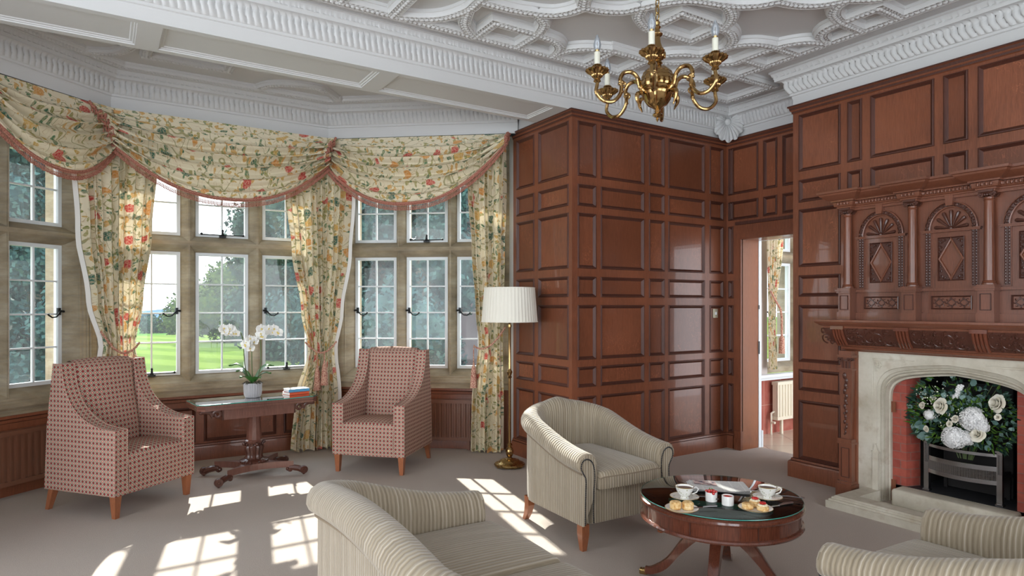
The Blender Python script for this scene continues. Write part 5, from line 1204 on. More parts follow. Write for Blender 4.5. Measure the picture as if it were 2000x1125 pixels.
for sg in (-1, 1):
    mb = MB(); q = lambda a: sg*a
    for (s0, z0, s1, z1) in ((-.515, .78, -.515, 1.062), (-.515, 1.062, -.22, 1.062), (-.500, .83, -.500, 1.05), (-.500, 1.05, -.28, 1.05)): mb.tube([FG(q(s0), z0, FSs), FG(q(s1), z1, FSs)], .004, 6)
    mb.build('spandrel_moulding', FSTONE, fp, world=fw_)
    mb = MB(); cx, cz = q(-.468), 1.015
    for i in range(6): a = i*pi/3; mb.sph(FG(cx+.017*cos(a), cz+.017*sin(a), FSs+.004), .011, 7, 5)
    mb.sph(FG(cx, cz, FSs+.008), .008, 7, 5); mb.tube([FG(cx-.02, cz-.02, FSs+.003), FG(cx-.012, cz-.05, FSs+.003)], .006, 6); mb.build('rosette', FSTONE, fp, world=fw_)
    # little stop on the jamb
    mb = MB(); mb.fbox(FG, q(-.485)-.02, q(-.485)+.02, .0, .36, .118, .135).fbox(FG, q(-.485)-.028, q(-.485)+.028, .36, .372, .115, .145); mb.prism([(q(-.485)-.02, .372), (q(-.485)+.02, .372), (q(-.485), .43)], FG, .115, .135); mb.build('jamb_stop', FSTONE, fp, world=fw_, smooth=False)
    mb = MB(); e = sg
    mb.add([FG(e*.46, .0, -.02), FG(e*.341, .0, -.02), FG(e*.341, 1.06, -.02), FG(e*.46, 1.06, -.02)], [(0, 1, 2, 3)], 0, [[(0, 0), (.12, 0), (.12, 1.06), (0, 1.06)]])
    mb.add([FG(e*.341, .0, -.02), FG(e*.30, .0, -.14), FG(e*.30, 1.06, -.14), FG(e*.341, 1.06, -.02)], [(0, 1, 2, 3)], 0, [[(.12, 0), (.247, 0), (.247, 1.06), (.12, 1.06)]])
    mb.build('brick_cheek', BRICK, fp, world=fw_, smooth=False)
mb = MB()
for sg in (-1, 1): mb.quad(FG(sg*.30, 0, -.14), FG(sg*.30, 0, -.50), FG(sg*.30, 1.06, -.50), FG(sg*.30, 1.06, -.14)); mb.quad(FG(sg*.46, 0, -.02), FG(sg*.46, 0, -.14), FG(sg*.46, 1.06, -.14), FG(sg*.46, 1.06, -.02))
mb.quad(FG(-.46, 0, -.50), FG(.46, 0, -.50), FG(.46, 1.06, -.50), FG(-.46, 1.06, -.50)); mb.quad(FG(-.46, 1.0, .0), FG(.46, 1.0, .0), FG(.46, 1.06, -.50), FG(-.46, 1.06, -.50)); mb.quad(FG(-.46, 1.0, .0), FG(.46, 1.0, .0), FG(.46, 1.2, .0), FG(-.46, 1.2, .0))
mb.build('firebox', SOOT, fp, world=fw_, smooth=False)
mb = MB(); mb.fbox(FG, -.46, .46, .10, .122, -.5, -.02); mb.build('firebox_floor', SLATE, fp, world=fw_, smooth=False)
mb = MB(); mb.rbox(XF-.12-.02, XF+.02, YC-.37, YC+.37, -.0, .125, .018, 3); mb.build('hearth_step', FSTONE, fp, world=fw_)
# kerb
ker = MB(); kp = [(XF-.12, YC+.612-.0), (4.42+.0, YC+.612), (4.42, YC-.612), (XF-.12, YC-.612)]
ker.sweep([(XF-.12, YC+.53), (4.50, YC+.53), (4.50, YC-.53), (XF-.12, YC-.53)], [(-.075, 0), (-.075, .088), (.035, .088), (.045, .078), (.052, .078), (.054, .066), (.066, .064), (.068, .052), (.082, .050), (.082, 0)], ID)
ker.build('hearth_kerb', FSTONE, fp, world=fw_, ang=25)
MB().box(4.55, XF-.11, YC-.55, YC+.55, .001, .006).build('hearth_slab', FSTONE, fp, world=fw_, smooth=False)
# lower pilasters
for sg in (-1, 1):
    mb = MB(); c = sg*.675
    mb.fbox(FG, c-.062, c+.062, 0, .10, 0, .225).fbox(FG, c-.056, c+.056, .10, .118, 0, .215).fbox(FG, c-.050, c+.050, .118, .40, 0, .20).fbox(FG, c-.058, c+.058, .40, .415, 0, .215).fbox(FG, c-.054, c+.054, .415, .44, 0, .21)
    mb.add([FG(c+a*w, z, d) for z, w in ((.44, .036), (.96, .050)) for a, d in ((-1, 0), (-1, .195), (1, .195), (1, 0))], [(0, 1, 5, 4), (1, 2, 6, 5), (2, 3, 7, 6)])
    mb.fbox(FG, c-.056, c+.056, .96, .975, 0, .21).fbox(FG, c-.045, c+.045, .975, 1.035, 0, .19).fbox(FG, c-.058, c+.058, 1.06, 1.078, 0, .215).fbox(FG, c-.05, c+.05, 1.078, 1.11, 0, .205)
    mb.fbox(FG, sg*.64-.0 if sg > 0 else -.64, sg*.64+.0 if sg < 0 else .64, 0, 1.11, 0, .15) if False else None
    mb.build('pilaster', MANTEL, fp, world=fw_, smooth=False)
    mb = MB(); a, b = sorted((sg*.618, sg*.64)); mb.fbox(FG, a, b, 0, 1.11, 0, .145); mb.build('side_moulding', WOOD, fp, world=fw_, smooth=False)
    mb = MB()
    for i in range(3): mb.tube([FG(c-.026+.026*i, .98, .19), FG(c-.026+.026*i, 1.03, .192)], .009, 6)
    for e in (-1, 1):
        P = [FG(c+e*(.035+.02*cos(a)*(1-a/13)), 1.045+.017*sin(a)*(1-a/13), .205) for a in [w*.5 for w in range(20)]]; mb.tube(P, .006, 6)
    # carved drop
    for i in range(12):
        z = .47+.47*i/12; w = lerp(.012, .020, i/12); mb.sph(FG(c+.008*sin(i*2.1), z+.02, .197), w, 7, 5, sc=(.5, .75, 1.25)); mb.sph(FG(c-.010*sin(i*1.7+1), z+.005, .196), w*.65, 6, 4, sc=(.5, 1, 1))
    for (z0, z1) in ((.15, .37),):
        for x in (c-.03, c+.03): mb.fbox(FG, x-.003, x+.003, z0, z1, .198, .204)
        for z in (z0, z1): mb.fbox(FG, c-.03, c+.03, z-.003, z+.003, .198, .204)
    mb.build('carved_drop', CARVED, fp, world=fw_)
# mantel
MP = [(0, 1.105), (.140, 1.107), (.150, 1.118), (.163, 1.124), (.168, 1.140), (.180, 1.146), (.184, 1.156), (.196, 1.170), (.214, 1.190), (.234, 1.218), (.249, 1.250), (.258, 1.285), (.260, 1.298), (.275, 1.302), (.288, 1.314), (.300, 1.322), (.305, 1.330), (.310, 1.332), (.310, 1.347), (0, 1.347)]
mpath = [(XF+.02, YC+.56), (XF, YC+.56), (XF, YC-.56), (XF+.02, YC-.56)]
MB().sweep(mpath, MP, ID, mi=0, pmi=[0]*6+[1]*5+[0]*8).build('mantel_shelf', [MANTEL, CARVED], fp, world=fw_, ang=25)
def fz(w):  # along the cushion frieze, w 0..1 from bottom to top
    k_ = 6+w*5.0; i = min(10, int(k_)); f = k_-i; return lerp(MP[i][0], MP[i+1][0], f), lerp(MP[i][1], MP[i+1][1], f)
def spiral(mb, s, w, r, turn, hand, rad=.006):
    P = []
    for i in range(22):
        a = i/21*turn; rr = r*(1-.8*i/21); w_ = w+rr*7.2*sin(a+1.2*hand)
        a_, z_ = fz(max(0.02, min(.98, w_))); P.append(FG(s+hand*rr*cos(a+1.2*hand), z_, a_+.002))
    mb.tube(P, [rad*(1-.4*i/21) for i in range(22)], 6); a_, z_ = fz(max(.02, min(.98, w))); mb.sph(FG(s, z_, a_+.002), rad*1.5, 6, 4)
fm = MB(); rnd = random.Random(3); s = -.80; reg = 0
while s < .82:
    r_now = sum(s > c for c in (-.70, -.235, .235, .70))
    if r_now != reg and fm.v: fm.build('scroll_carving', CARVED, fp, world=fw_); fm = MB(); reg = r_now
    if min(abs(s-c) for c in (-.70, -.235, .235, .70)) > .06:
        spiral(fm, s, .5+.12*sin(s*40), .052, 6.5, 1 if rnd.random() > .5 else -1); spiral(fm, s+.03, .2, .026, 5, -1, .005); spiral(fm, s-.02, .82, .022, 5, 1, .005)
        for _ in range(5): w = rnd.uniform(.08, .92); a_, z_ = fz(w); fm.sph(FG(s+rnd.uniform(-.04, .04), z_, a_), rnd.uniform(.006, .011), 6, 4, sc=(1, 1.4, .8))
    s += .066
fm.build('scroll_carving', CARVED, fp, world=fw_)
for c in (-.70, -.235, .235, .70):
    mb = MB()
    for e in (-.033, -.011, .011, .033): mb.tube([FG(c+e, fz(w)[1], fz(w)[0]+.006) for w in [i/9 for i in range(10)]], .011, 8)
    mb.fbox(FG, c-.05, c+.05, fz(.94)[1], 1.30, .2, .276); mb.build('fluted_console', MAHOG, fp, world=fw_)
# overmantel
OB = .075
om = MB(); om.fbox(FG, -.72, .72, 1.347, 2.20, 0, OB); om.fbox(FG, -.72, .72, 2.19, 2.21, 0, OB); om.fbox(FG, -.725, .725, 1.555, 1.575, 0, OB+.03).fbox(FG, -.72, .72, 1.347, 1.40, 0, OB+.02); om.build('overmantel_board', MANTEL, fp, world=fw_, smooth=False)
cols = (-.705, -.235, .235, .705); bays = (-.47, 0, .47)
for c in cols:
    mb = MB(); mb.fbox(FG, c-.052, c+.052, 1.347, 1.405, 0, .175).fbox(FG, c-.046, c+.046, 1.405, 1.55, 0, .165).fbox(FG, c-.054, c+.054, 1.55, 1.565, 0, .178).fbox(FG, c-.060, c+.060, 1.565, 1.578, 0, .188).fbox(FG, c-.050, c+.050, 1.578, 1.590, 0, .170)
    po = mb.build('pedestal', MANTEL, fp, world=fw_, smooth=False)
    f = MB()
    for x in (c-.030, c+.030): f.fbox(FG, x-.003, x+.003, 1.425, 1.53, .164, .170)
    for z in (1.425, 1.53): f.fbox(FG, c-.03, c+.03, z-.003, z+.003, .164, .170)
    f.build('panel_moulding', MOULD, po, world=(0, 0, 0), smooth=False).location = tuple(-x for x in fw_)
    cl = MB(); cl.lathe([(.040, 1.590), (.040, 1.60), (.034, 1.605), (.036, 1.612), (.030, 1.618), (.0295, 1.75), (.026, 2.135), (.030, 2.14), (.026, 2.147), (.028, 2.158)], 24, c=(XF-.115, YC-c, 0)); co_ = cl.build('column', MANTEL, fp, world=fw_)
    cp = MB(); cp.fbox(FG, c-.040, c+.040, 2.189, 2.203, .06, .165)
    for e in (-1, 1):
        for dd in (.145, .09):
            P = [FG(c+e*(.034+.016*cos(a)*(1-a/12)), 2.172+.016*sin(a)*(1-a/12), dd) for a in [w*.5 for w in range(20)]]; cp.tube(P, .006, 6)
    cp.tube([FG(c-.034, 2.187, .148), FG(c+.034, 2.187, .148)], .005, 6)
    for i in range(3): cp.sph(FG(c-.014+.014*i, 2.174, .143), .008, 6, 5)
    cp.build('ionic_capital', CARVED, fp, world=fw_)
EP = [(0, 2.203), (.008, 2.205), (.010, 2.215), (.020, 2.218), (.024, 2.224), (.028, 2.250), (.040, 2.254), (.042, 2.264), (.060, 2.270), (.085, 2.290), (.098, 2.300), (.102, 2.312), (.112, 2.316), (.114, 2.332), (0, 2.332)]
ep = [(XF, YC+.755)]; base = .105; brk = .155
def plan(s, d): return (XF-d, YC-s)
pts = [plan(-.755, -.01), plan(-.755, brk)]
for i, c in enumerate(cols):
    if i > 0: pts += [plan(c-.05, base), plan(c-.05, brk)]
    if i < 3: pts += [plan(c+.05, brk), plan(c+.05, base)]
pts += [plan(.755, brk), plan(.755, -.01)]
MB().sweep(pts, EP, ID, pmi=[0]*5+[1]+[0]*8).build('overmantel_cornice', [MANTEL, CARVED], fp, world=fw_, ang=25)
mb = MB(); mb.fbox(FG, -.75, .75, 2.185, 2.21, 0, .104)
for c in cols: mb.fbox(FG, c-.049, c+.049, 2.19, 2.21, .1, .154)
mb.build('entablature_block', MANTEL, fp, world=fw_, smooth=False)
for a, b in zip(pts[1:-1], pts[2:-1]):
    eg = MB()
    L = hypot(b[0]-a[0], b[1]-a[1]); nn = max(1, int(L/.022)); dx, dy = (b[0]-a[0])/L, (b[1]-a[1])/L
    if L < .03: continue
    for i in range(nn):
        t_ = (i+.5)/nn; eg.sph((lerp(a[0], b[0], t_)+dy*.030, lerp(a[1], b[1], t_)-dx*.030, 2.238), .0085, 6, 5, sc=(1, 1, 1.6))
        eg.box(lerp(a[0], b[0], t_)+dy*.03-.002+dx*.011, lerp(a[0], b[0], t_)+dy*.03+.004+dx*.011, lerp(a[1], b[1], t_)-dx*.03-.002+dy*.011, lerp(a[1], b[1], t_)-dx*.03+.002+dy*.011, 2.224, 2.250)
    eg.build('egg_carving', MANTEL, fp, world=fw_)
AZ = 1.975
for bi, c in enumerate(bays):
    ro, ri, zo, zi = .164, .126, .190, .150
    ring = MB(); n = 28
    for i in range(n):
        a0, a1 = pi*i/n, pi*(i+1)/n
        def P(a, r, z, d): return FG(c+r*cos(a), AZ+z*sin(a), d)
        for (r0, z0_, d0, r1, z1_, d1) in ((ro, zo, OB, ro, zo, OB+.022), (ro, zo, OB+.022, ro-.006, zo-.006, OB+.024), (ro-.006, zo-.006, OB+.016, ri+.006, zi+.006, OB+.016), (ri+.006, zi+.006, OB+.024, ri, zi, OB+.022), (ri, zi, OB+.022, ri, zi, OB+.0)):
            ring.quad(P(a0, r0, z0_, d0), P(a1, r0, z0_, d0), P(a1, r1, z1_, d1), P(a0, r1, z1_, d1), 1 if r0-r1 > .01 else 0)
    ar = ring.build('arch', [MANTEL, CARVED], fp, world=fw_, ang=30)
    cv = MB()
    for i in range(13):
        a = pi*(i+.5)/13; rr, zz = (ro+ri)/2, (zo+zi)/2; px, pz = c+rr*cos(a), AZ+zz*sin(a)
        cv.sph(FG(px, pz, OB+.016), .012, 7, 5, sc=(.7, 1, 1)); cv.tube([FG(px+.012*cos(a+w*.7+i), pz+.012*sin(a+w*.7+i), OB+.022) for w in range(7)], .003, 5)
    for e in (-1, 1):
        for i in range(19):
            z = 1.592+.375*i/19
            for o_ in (-.010, .010): cv.sph(FG(c+e*.143+o_*(1 if i % 2 else -1), z+.01, OB+.014), .0085, 6, 4, sc=(.8, .8, 1.3))
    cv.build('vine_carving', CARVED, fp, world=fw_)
    fn = MB()
    for i in range(7):
        a = pi*(i+.5)/7 if True else 0; a = lerp(.12, pi-.12, i/6)
        P0 = FG(c+.018*cos(a), AZ+.008+.016*sin(a), OB+.006); P1 = FG(c+.104*cos(a), AZ+.008+.125*sin(a), OB+.010)
        fn.tube([P0, tuple(lerp(x, y, .5) for x, y in zip(P0, P1)), tuple(lerp(x, y, .9) for x, y in zip(P0, P1)), P1], [.004, .009, .013, .008], 8)
    fn.sph(FG(c, AZ+.008, OB+.01), .015, 8, 6); fn.build('fan_carving', CARVED, fp, world=fw_)
    im = MB(); im.fbox(FG, c-.18, c+.18, AZ-.016, AZ-.003, OB, OB+.026).fbox(FG, c-.185, c+.185, AZ-.006, AZ+.002, OB, OB+.032)
    for e in (-1, 1): im.fbox(FG, c+e*.143-.021, c+e*.143+.021, 1.578, AZ-.016, OB, OB+.012); im.fbox(FG, c+e*.143-.017, c+e*.143+.017, 1.585, AZ-.02, OB+.011, OB+.0135, 1)
    im.prism([(c-.020, AZ+zo-.03), (c+.020, AZ+zo-.03), (c+.026, 2.205), (c-.026, 2.205)], FG, OB, OB+.042); im.build('impost', [MANTEL, CARVED], fp, world=fw_, smooth=False)
    dm = MB(); z0, z1, w = 1.625, 1.925, .082; zm = (z0+z1)/2
    R4 = [(c-w, z0), (c-w, z1), (c+w, z1), (c+w, z0)]
    dm.sweep(R4, [(0, OB+.012), (.004, OB+.014), (.008, OB+.002)], lambda p, q, b: FG(p, q, b), closed=True, mi=1)
    dm.sweep([(c, z0+.002), (c-w+.002, zm), (c, z1-.002), (c+w-.002, zm)], [(0, OB+.002), (0, OB+.014), (.005, OB+.018), (.012, OB+.016), (.016, OB+.004)], lambda p, q, b: FG(p, q, b), closed=True, mi=0)
    dm.fbox(FG, c-w+.006, c+w-.006, z0+.006, z1-.006, OB-.001, OB+.0022, 1); dm.add([FG(c, z0+.02, OB+.004), FG(c-w+.014, zm, OB+.004), FG(c, z1-.02, OB+.004), FG(c+w-.014, zm, OB+.004)], [(0, 1, 2, 3)], 0)
    dm.build('diamond_panel', [MANTEL, MOULD], fp, world=fw_, smooth=False)
    for ex in (-1, 1):
        for ez in (-1, 1):
            sc2 = MB()
            for (u, v, r) in ((.062, .118, .016), (.066, .080, .011), (.042, .128, .010), (.070, .050, .007)):
                cxx, czz = c+ex*u, zm+ez*v
                sc2.tube([FG(cxx+r*(1-k_/14)*cos(k_*.6)*ex, czz+r*(1-k_/14)*sin(k_*.6)*ez, OB+.006) for k_ in range(13)], .0035, 5)
            sc2.build('corner_scroll', CARVED, fp, world=fw_)
    ft = MB(); z0, z1, w = 1.428, 1.522, .125
    ft.sweep([(c-w, z0), (c-w, z1), (c+w, z1), (c+w, z0)], [(0, OB+.010), (.004, OB+.012), (.010, OB+.002)], lambda p, q, b: FG(p, q, b), closed=True)
    for i in range(3):
        cc = c-.076+.076*i
        ft.sweep([(cc-.028, (z0+z1)/2), (cc, z1-.018), (cc+.028, (z0+z1)/2), (cc, z0+.018)], [(-.002, OB), (-.002, OB+.006), (.004, OB+.006), (.004, OB)], lambda p, q, b: FG(p, q, b), closed=True)
        for k_ in range(8): a = k_*pi/4; ft.tube([FG(cc+.030*cos(a)+.008*cos(a+w_), (z0+z1)/2+.026*sin(a)+.008*sin(a+w_), OB+.004) for w_ in (0, 1, 2, 3, 4)], .0028, 5)
    ft.build('fretwork', CARVED, fp, world=fw_, ang=30)

# grate
gt = thing('fire_grate', 'polished steel fire basket with pierced bowed front in the hearth opening', 'fire grate', (5.04, 2.095, .122)); gl_ = gt.location
def gx(y): return 5.035-.07*(1-((y-2.095)/.225)**2)
for sg in (-1, 1):
    y = 2.095+sg*.225; mb = MB(); mb.box(5.02, 5.05, y-.016, y+.016, .128, .475).box(5.014, 5.056, y-.022, y+.022, .122, .135).box(5.012, 5.058, y-.022, y+.022, .475, .488)
    for e in (-.008, 0, .008): mb.box(5.014, 5.02, y+e-.002, y+e+.002, .33, .46)
    mb.sph((5.03, y, .50), .014, 10, 8); mb.build('post', STEEL, gt, world=gl_, smooth=False)
n = 40; ys = [2.095-.215+.43*i/n for i in range(n+1)]
for z, h_ in ((.455, .010), (.365, .016), (.272, .014)):
    mb = MB()
    for a, b in zip(ys, ys[1:]): mb.add([(gx(a)-.006, a, z-h_), (gx(b)-.006, b, z-h_), (gx(b)-.006, b, z+h_), (gx(a)-.006, a, z+h_), (gx(a)+.01, a, z-h_), (gx(b)+.01, b, z-h_), (gx(b)+.01, b, z+h_), (gx(a)+.01, a, z+h_)], [(0, 1, 2, 3), (4, 7, 6, 5), (3, 2, 6, 7), (0, 4, 5, 1)])
    mb.build('bowed_rail', STEEL, gt, world=gl_, ang=40)
mb = MB()
for i in range(57): y = 2.095-.205+.41*i/56; mb.box(gx(y)-.003, gx(y)+.002, y-.0022, y+.0022, .285, .350)
mb.build('pierced_fret', STEEL, gt, world=gl_, smooth=False)
mb = MB(); mb.box(5.06, 5.28, 1.88, 2.31, .28, .30).box(5.26, 5.28, 1.88, 2.31, .13, .9); 
for i in range(7): y = 1.90+.065*i; mb.box(gx(y)+.01, 5.28, y-.008, y+.008, .30, .315)
for (x, y) in ((5.25, 1.9), (5.25, 2.29)): mb.box(x-.01, x+.01, y-.01, y+.01, .122, .28)
mb.build('basket', SOOT, gt, world=gl_, smooth=False)

# flowers
fl = thing('flower_arrangement', 'arrangement of white roses, hydrangeas and eucalyptus filling the fire grate', 'flower arrangement', (5.10, 2.10, .316)); flw = fl.location
rnd = random.Random(21)
def fpos(u, v, dep):  # u across (image right +), v up, dep towards the room, metres from the middle
    return (5.06-dep, 2.105-u, .68+v)
def rose(name, m, c, r, face=(-1, .35, .35)):
    Z_ = Vector(face).normalized(); X_ = Z_.cross(Vector((0, 0, 1))).normalized(); Y_ = Z_.cross(X_); f = MB()
    for ringi, (n_, r0, r1, lift, tilt) in enumerate(((3, .10, .32, .75, .1), (4, .2, .5, .62, .25), (5, .3, .72, .42, .5), (6, .4, .98, .15, .9))):
        for q in range(n_):
            a0 = q*2*pi/n_+ringi*.7+rnd.uniform(-.15, .15); wd = 2*pi/n_*.72
            def pf(s, v):
                a = a0+(s-.5)*wd*2*(1-.25*v); rr = lerp(r0, r1, v**(.8+tilt))*r*(1-.10*abs(2*s-1)**2*v); h_ = lerp(-.05, lift, sin(v*pi*.5))*r-(.12*r*v*v*tilt)
                p = X_*cos(a)*rr+Y_*sin(a)*rr+Z_*h_; return (c[0]+p.x, c[1]+p.y, c[2]+p.z)
            f.grid(pf, 5, 5)
    return f.build(name, m, fl, world=flw, ang=180)
def hydr(c, r, m=HYD, n_=95):
    f = MB(); f.sph(c, r*.86, 14, 10)
    for i in range(n_):
        z = rnd.uniform(-.5, 1); a = rnd.uniform(0, 6.28); q = sqrt(max(0, 1-z*z)); d = Vector((-z*.8-.2, q*cos(a), q*sin(a))).normalized(); p = Vector(c)+d*r*rnd.uniform(.86, 1.02)
        X_ = d.orthogonal().normalized(); Y_ = d.cross(X_); s_ = r*.26; o_ = rnd.uniform(0, 1.5)
        for k_ in range(4):
            a0 = k_*pi/2+o_; e0, e1 = X_*cos(a0-.5)+Y_*sin(a0-.5), X_*cos(a0+.5)+Y_*sin(a0+.5); t2 = X_*cos(a0)+Y_*sin(a0)
            f.add([tuple(p), tuple(p+e0*s_*.75+d*s_*.2), tuple(p+t2*s_*1.05+d*s_*.1), tuple(p+e1*s_*.75+d*s_*.2)], [(0, 1, 2, 3)])
    f.build('hydrangea_head', m, fl, world=flw, smooth=False)
for (u, v, d, r, fc) in ((-.075, .075, .13, .062, (-1, .5, .2)), (.235, .125, .06, .068, (-1, .6, .25)), (.155, -.085, .15, .055, (-1, .2, .5)), (-.21, .06, .10, .030, (-1, .8, .2)), (-.175, -.10, .12, .026, (-1, .6, -.1)), (.02, .0, .15, .030, (-1, .4, .4)), (-.02, -.04, .14, .024, (-1, .2, .2)), (-.165, .11, .05, .028, (-1, .5, .6)), (.245, .04, .09, .024, (-1, .1, .3)), (.10, -.10, .15, .022, (-1, .2, 0))):
    rose('rose_bloom', PETAL, fpos(u, v, d), r, fc)
hydr(fpos(.015, -.125, .15), .075); hydr(fpos(.115, .01, .12), .080); hydr(fpos(-.16, -.0, .11), .036, n_=50); hydr(fpos(.08, -.12, .13), .05, n_=60); hydr(fpos(.17, -.03, .13), .045, n_=60)
sp_ = MB()
for i in range(46): f = i/46; c = Vector(fpos(.0-.035*f+.02, .135+.11*f*0+.09*(1-f), .07)); a = i*2.4; sp_.sph((c.x+.012*cos(a)*(1-.5*(1-f)), c.y+.014*sin(a), c.z), .009, 6, 4)
sp_.build('white_spray', HYD, fl, world=flw)
bb = MB()
for i in range(150): p = fpos(rnd.gauss(-.12, .07), rnd.gauss(.12, .05), rnd.uniform(.0, .10)); bb.sph(p, rnd.uniform(.003, .006), 5, 3)
for i in range(60): p = fpos(rnd.gauss(.02, .06), rnd.gauss(-.03, .05), rnd.uniform(.1, .17)); bb.sph(p, .004, 5, 3)
bb.build('gypsophila', PETAL, fl, world=flw)
def leafset(name, m, n_, su, sv, L, w, round_=False, cu=0, cv=0):
    f = MB()
    for i in range(n_):
        u, v = rnd.gauss(cu, su), rnd.gauss(cv, sv); e = hypot(u/.31, v/.30)
        if e > 1: u, v = u/e, v/e
        v = max(-.17, v); base = Vector(fpos(u, v, rnd.uniform(-.02, .12)*(1-.5*min(1, e))))
        d = Vector((-rnd.uniform(.1, 1), -u*3+rnd.uniform(-.8, .8), v*3+rnd.uniform(-.7, .7))).normalized(); side = d.cross(Vector((rnd.uniform(-1, 0), rnd.uniform(-.4, .4), rnd.uniform(-.4, .4)))).normalized(); up = side.cross(d)
        l_ = L*rnd.uniform(.6, 1.2); w_ = w*rnd.uniform(.7, 1.2)
        if round_:
            f.add([tuple(base+d*l_*.5+d*cos(a)*l_*.5+side*sin(a)*w_+up*.004*cos(2*a)) for a in [q*pi/4 for q in range(8)]], [tuple(range(8))])
        else:
            f.add([tuple(base), tuple(base+d*l_*.35+side*w_-up*.004), tuple(base+d*l_), tuple(base+d*l_*.35-side*w_-up*.004), tuple(base+d*l_*.45+up*.006)], [(0, 1, 4), (1, 2, 4), (2, 3, 4), (3, 0, 4)])
    f.build(name, m, fl, world=flw, smooth=False)['kind'] = 'stuff'
leafset('fern_foliage', FERN, 620, .17, .12, .055, .008); leafset('eucalyptus', EUC, 130, .19, .13, .040, .017, True); leafset('eucalyptus', EUC, 30, .05, .05, .05, .022, True, .05, .13); leafset('eucalyptus', EUC, 26, .03, .04, .055, .022, True, -.22, -.13); leafset('dark_foliage', F_DARK, 420, .20, .13, .06, .012)
sm = MB()
for i in range(26):
    u, v = rnd.uniform(-.33, .33), rnd.uniform(.05, .28); sm.tube(crom([fpos(u*.15, -.30, -.04), fpos(u*.6, v*.3, .0), fpos(u, v, rnd.uniform(-.02, .06))], 3), .002, 5)
sm.build('stems', ORCHS, fl, world=flw)

# ------------------------------------------------------------------ garden
g = MB(); G = 30
g.quad((-70, 6.9+.3, -1.0), (70, 7.2, -1.0), (90, 62, -1.0), (-90, 62, -1.0)); tag(g.build('lawn', GRASS, smooth=False), 'striped green lawn running away from the bay windows', 'lawn')['kind'] = 'stuff'
g = MB(); g.quad((-250, 62, -1.2), (250, 62, -1.2), (420, 330, -7), (-420, 330, -7)); tag(g.build('far_meadow', FIELD, smooth=False), 'flat pale green field beyond the lawn', 'field')['kind'] = 'stuff'
g = MB()
for i in range(60):
    x = -60+i*2.2; g.rbox(x, x+2.9, 176, 182, -3.6, -1.5+1.2*sin(i*1.3)+.8*sin(i*3.1), .8, 1)
tag(g.build('far_hedgerow', FIELD2), 'dark line of distant trees across the far field', 'hedgerow')['kind'] = 'stuff'
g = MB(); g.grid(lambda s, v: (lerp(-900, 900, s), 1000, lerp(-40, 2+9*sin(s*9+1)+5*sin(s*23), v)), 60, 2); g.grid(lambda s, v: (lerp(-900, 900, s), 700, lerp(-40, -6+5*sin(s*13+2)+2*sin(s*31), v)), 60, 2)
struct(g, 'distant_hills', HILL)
def tree(label, x, y, zb, blobs, m, leaf, nl, seed, name='tree', trunk=True):
    rn = random.Random(seed); t = thing(name, label, 'tree', (x, y, zb), group=None)
    f = MB(); tot = sum(b[3]**2 for b in blobs)
    for (bx, by, bz, r) in blobs:
        f.sph((bx, by, bz), r*.80, 12, 8)
        for i in range(int(nl*r*r/tot)):
            z = rn.uniform(-1, 1); a = rn.uniform(0, 6.283); q = sqrt(1-z*z); d = Vector((q*cos(a), q*sin(a), z)); rr = r*rn.uniform(.78, 1.12)*(1+.12*sin(5*a+z*7)); p = Vector((bx, by, bz))+d*rr
            s_ = leaf*rn.uniform(.6, 1.4); u_ = Vector((rn.uniform(-1, 1), rn.uniform(-1, 1), rn.uniform(-1, 1))).normalized(); w_ = u_.cross(d).normalized()
            f.add([tuple(p-u_*s_), tuple(p+w_*s_*.6), tuple(p+u_*s_), tuple(p-w_*s_*.6)], [(0, 1, 2, 3)])
    f.build('foliage', m, t, smooth=False)
    if trunk:
        top_ = max(b[2] for b in blobs); k_ = MB(); k_.tube([(0, 0, 0), (.1, 0, top_*.3), (0, .1, top_*.8)], [top_*.05, top_*.04, .05], 8)
        for i in range(5): a = i*1.3; b = blobs[i % len(blobs)]; k_.tube([(0, 0, top_*.3), (b[0]*.6, b[1]*.6, b[2]*.9)], [top_*.022, .04], 6)
        k_.build('trunk', BARK, t)
    return t
def at(px, t_): a = (px-1000)/1260; return ((.5373+a*.8434)*t_, (.8434-a*.5373)*t_)
x, y = at(452, 44); tree('large round green tree standing alone on the lawn, seen through the middle light', x, y, -1.0, [(-1.2, 0, 2.2, 1.7), (.6, 0, 2.8, 2.2), (2.2, .5, 3.0, 2.2), (-.3, 0, 3.9, 1.5), (1.4, .4, 4.6, 1.5), (3.4, .8, 2.0, 1.8), (-2.1, .2, 1.5, 1.1), (.2, 0, 1.2, 1.6), (2.2, 0, 1.2, 1.5)], F_MID, .13, 14000, 1)
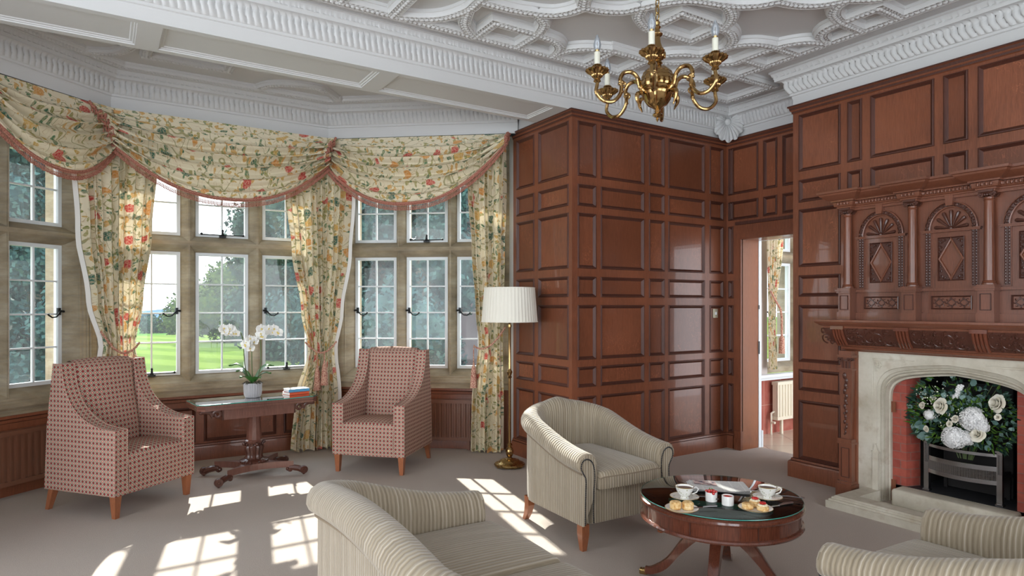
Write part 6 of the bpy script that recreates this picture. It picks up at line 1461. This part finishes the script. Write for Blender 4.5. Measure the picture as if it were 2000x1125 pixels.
x, y = at(352, 60); tree('smaller green tree at the edge of the lawn, seen through the left centre light', x, y, -1.31, [(.6, 0, 2.4, 1.7), (-.4, 0, 1.4, 1.3), (1.6, 0, 3.6, 1.4), (1.8, 0, 1.6, 1.5)], F_MID, .16, 3500, 2)
x, y = at(292, 75); tree('low round bush beyond the lawn at the left of the view', x, y, -1.72, [(0, 0, .9, 1.1), (1.3, 0, .7, .9)], F_DARK, .15, 1200, 9, 'bush', False)
for i, (px, t_, h_, sd, lb, mm) in enumerate(((560, 30, 7.5, 3, 'dark tree seen through the right centre light beside the gathered curtain', F_DARK), (660, 24, 8.5, 4, 'tall dark tree hidden mostly behind the tasselled curtain', F_TEAL), (735, 20, 9, 5, 'tree tinted teal for pane reflections, seen through the first light of the right bay window', F_TEAL), (825, 15, 8.5, 6, 'tree tinted teal for pane reflections, seen through the middle light of the right bay window', F_TEAL), (905, 36, 13, 7, 'dark tree seen past the third light of the right bay window', F_DARK), (75, 17, 8.5, 8, 'tree tinted blue-green for haze, seen through the left bay window', F_TEAL), (-60, 20, 9, 10, 'dark tree at the far left outside the left bay window', F_DARK))):
    x, y = at(px, t_); w = t_*(.050 if px == 560 else .062)
    rn = random.Random(sd); B = [(rn.uniform(-w, w), rn.uniform(-.8, .8), h_*(.08+.86*(j+.5)/9), w*rn.uniform(.65, .95)) for j in range(9)]+[(-w*.9, 0, h_*.25, w*.8), (w*.9, 0, h_*.35, w*.8), (w*.8, 0, h_*.65, w*.7), (-w*.8, 0, h_*.6, w*.7), (0, 0, .6, w)]
    tree(lb, x, y, -1.0, B, mm, .045+.0022*t_, 15000, sd)
hx, hy = 8.5, 13
hb = thing('brick_outbuilding', 'dull red brick wing of the house beyond the right bay window', 'building', (8, 14, -1)); MB().box(hx, 12, hy, 16, -1, 7).build('wall', HOUSE, hb, world=hb.location, smooth=False); MB().prism([(hx-.3, 7), (12.3, 7), (10.2, 10)], lambda u, z, d: (u, d, z), hy-.3, 16.3).build('roof', FIELD2, hb, world=hb.location, smooth=False)
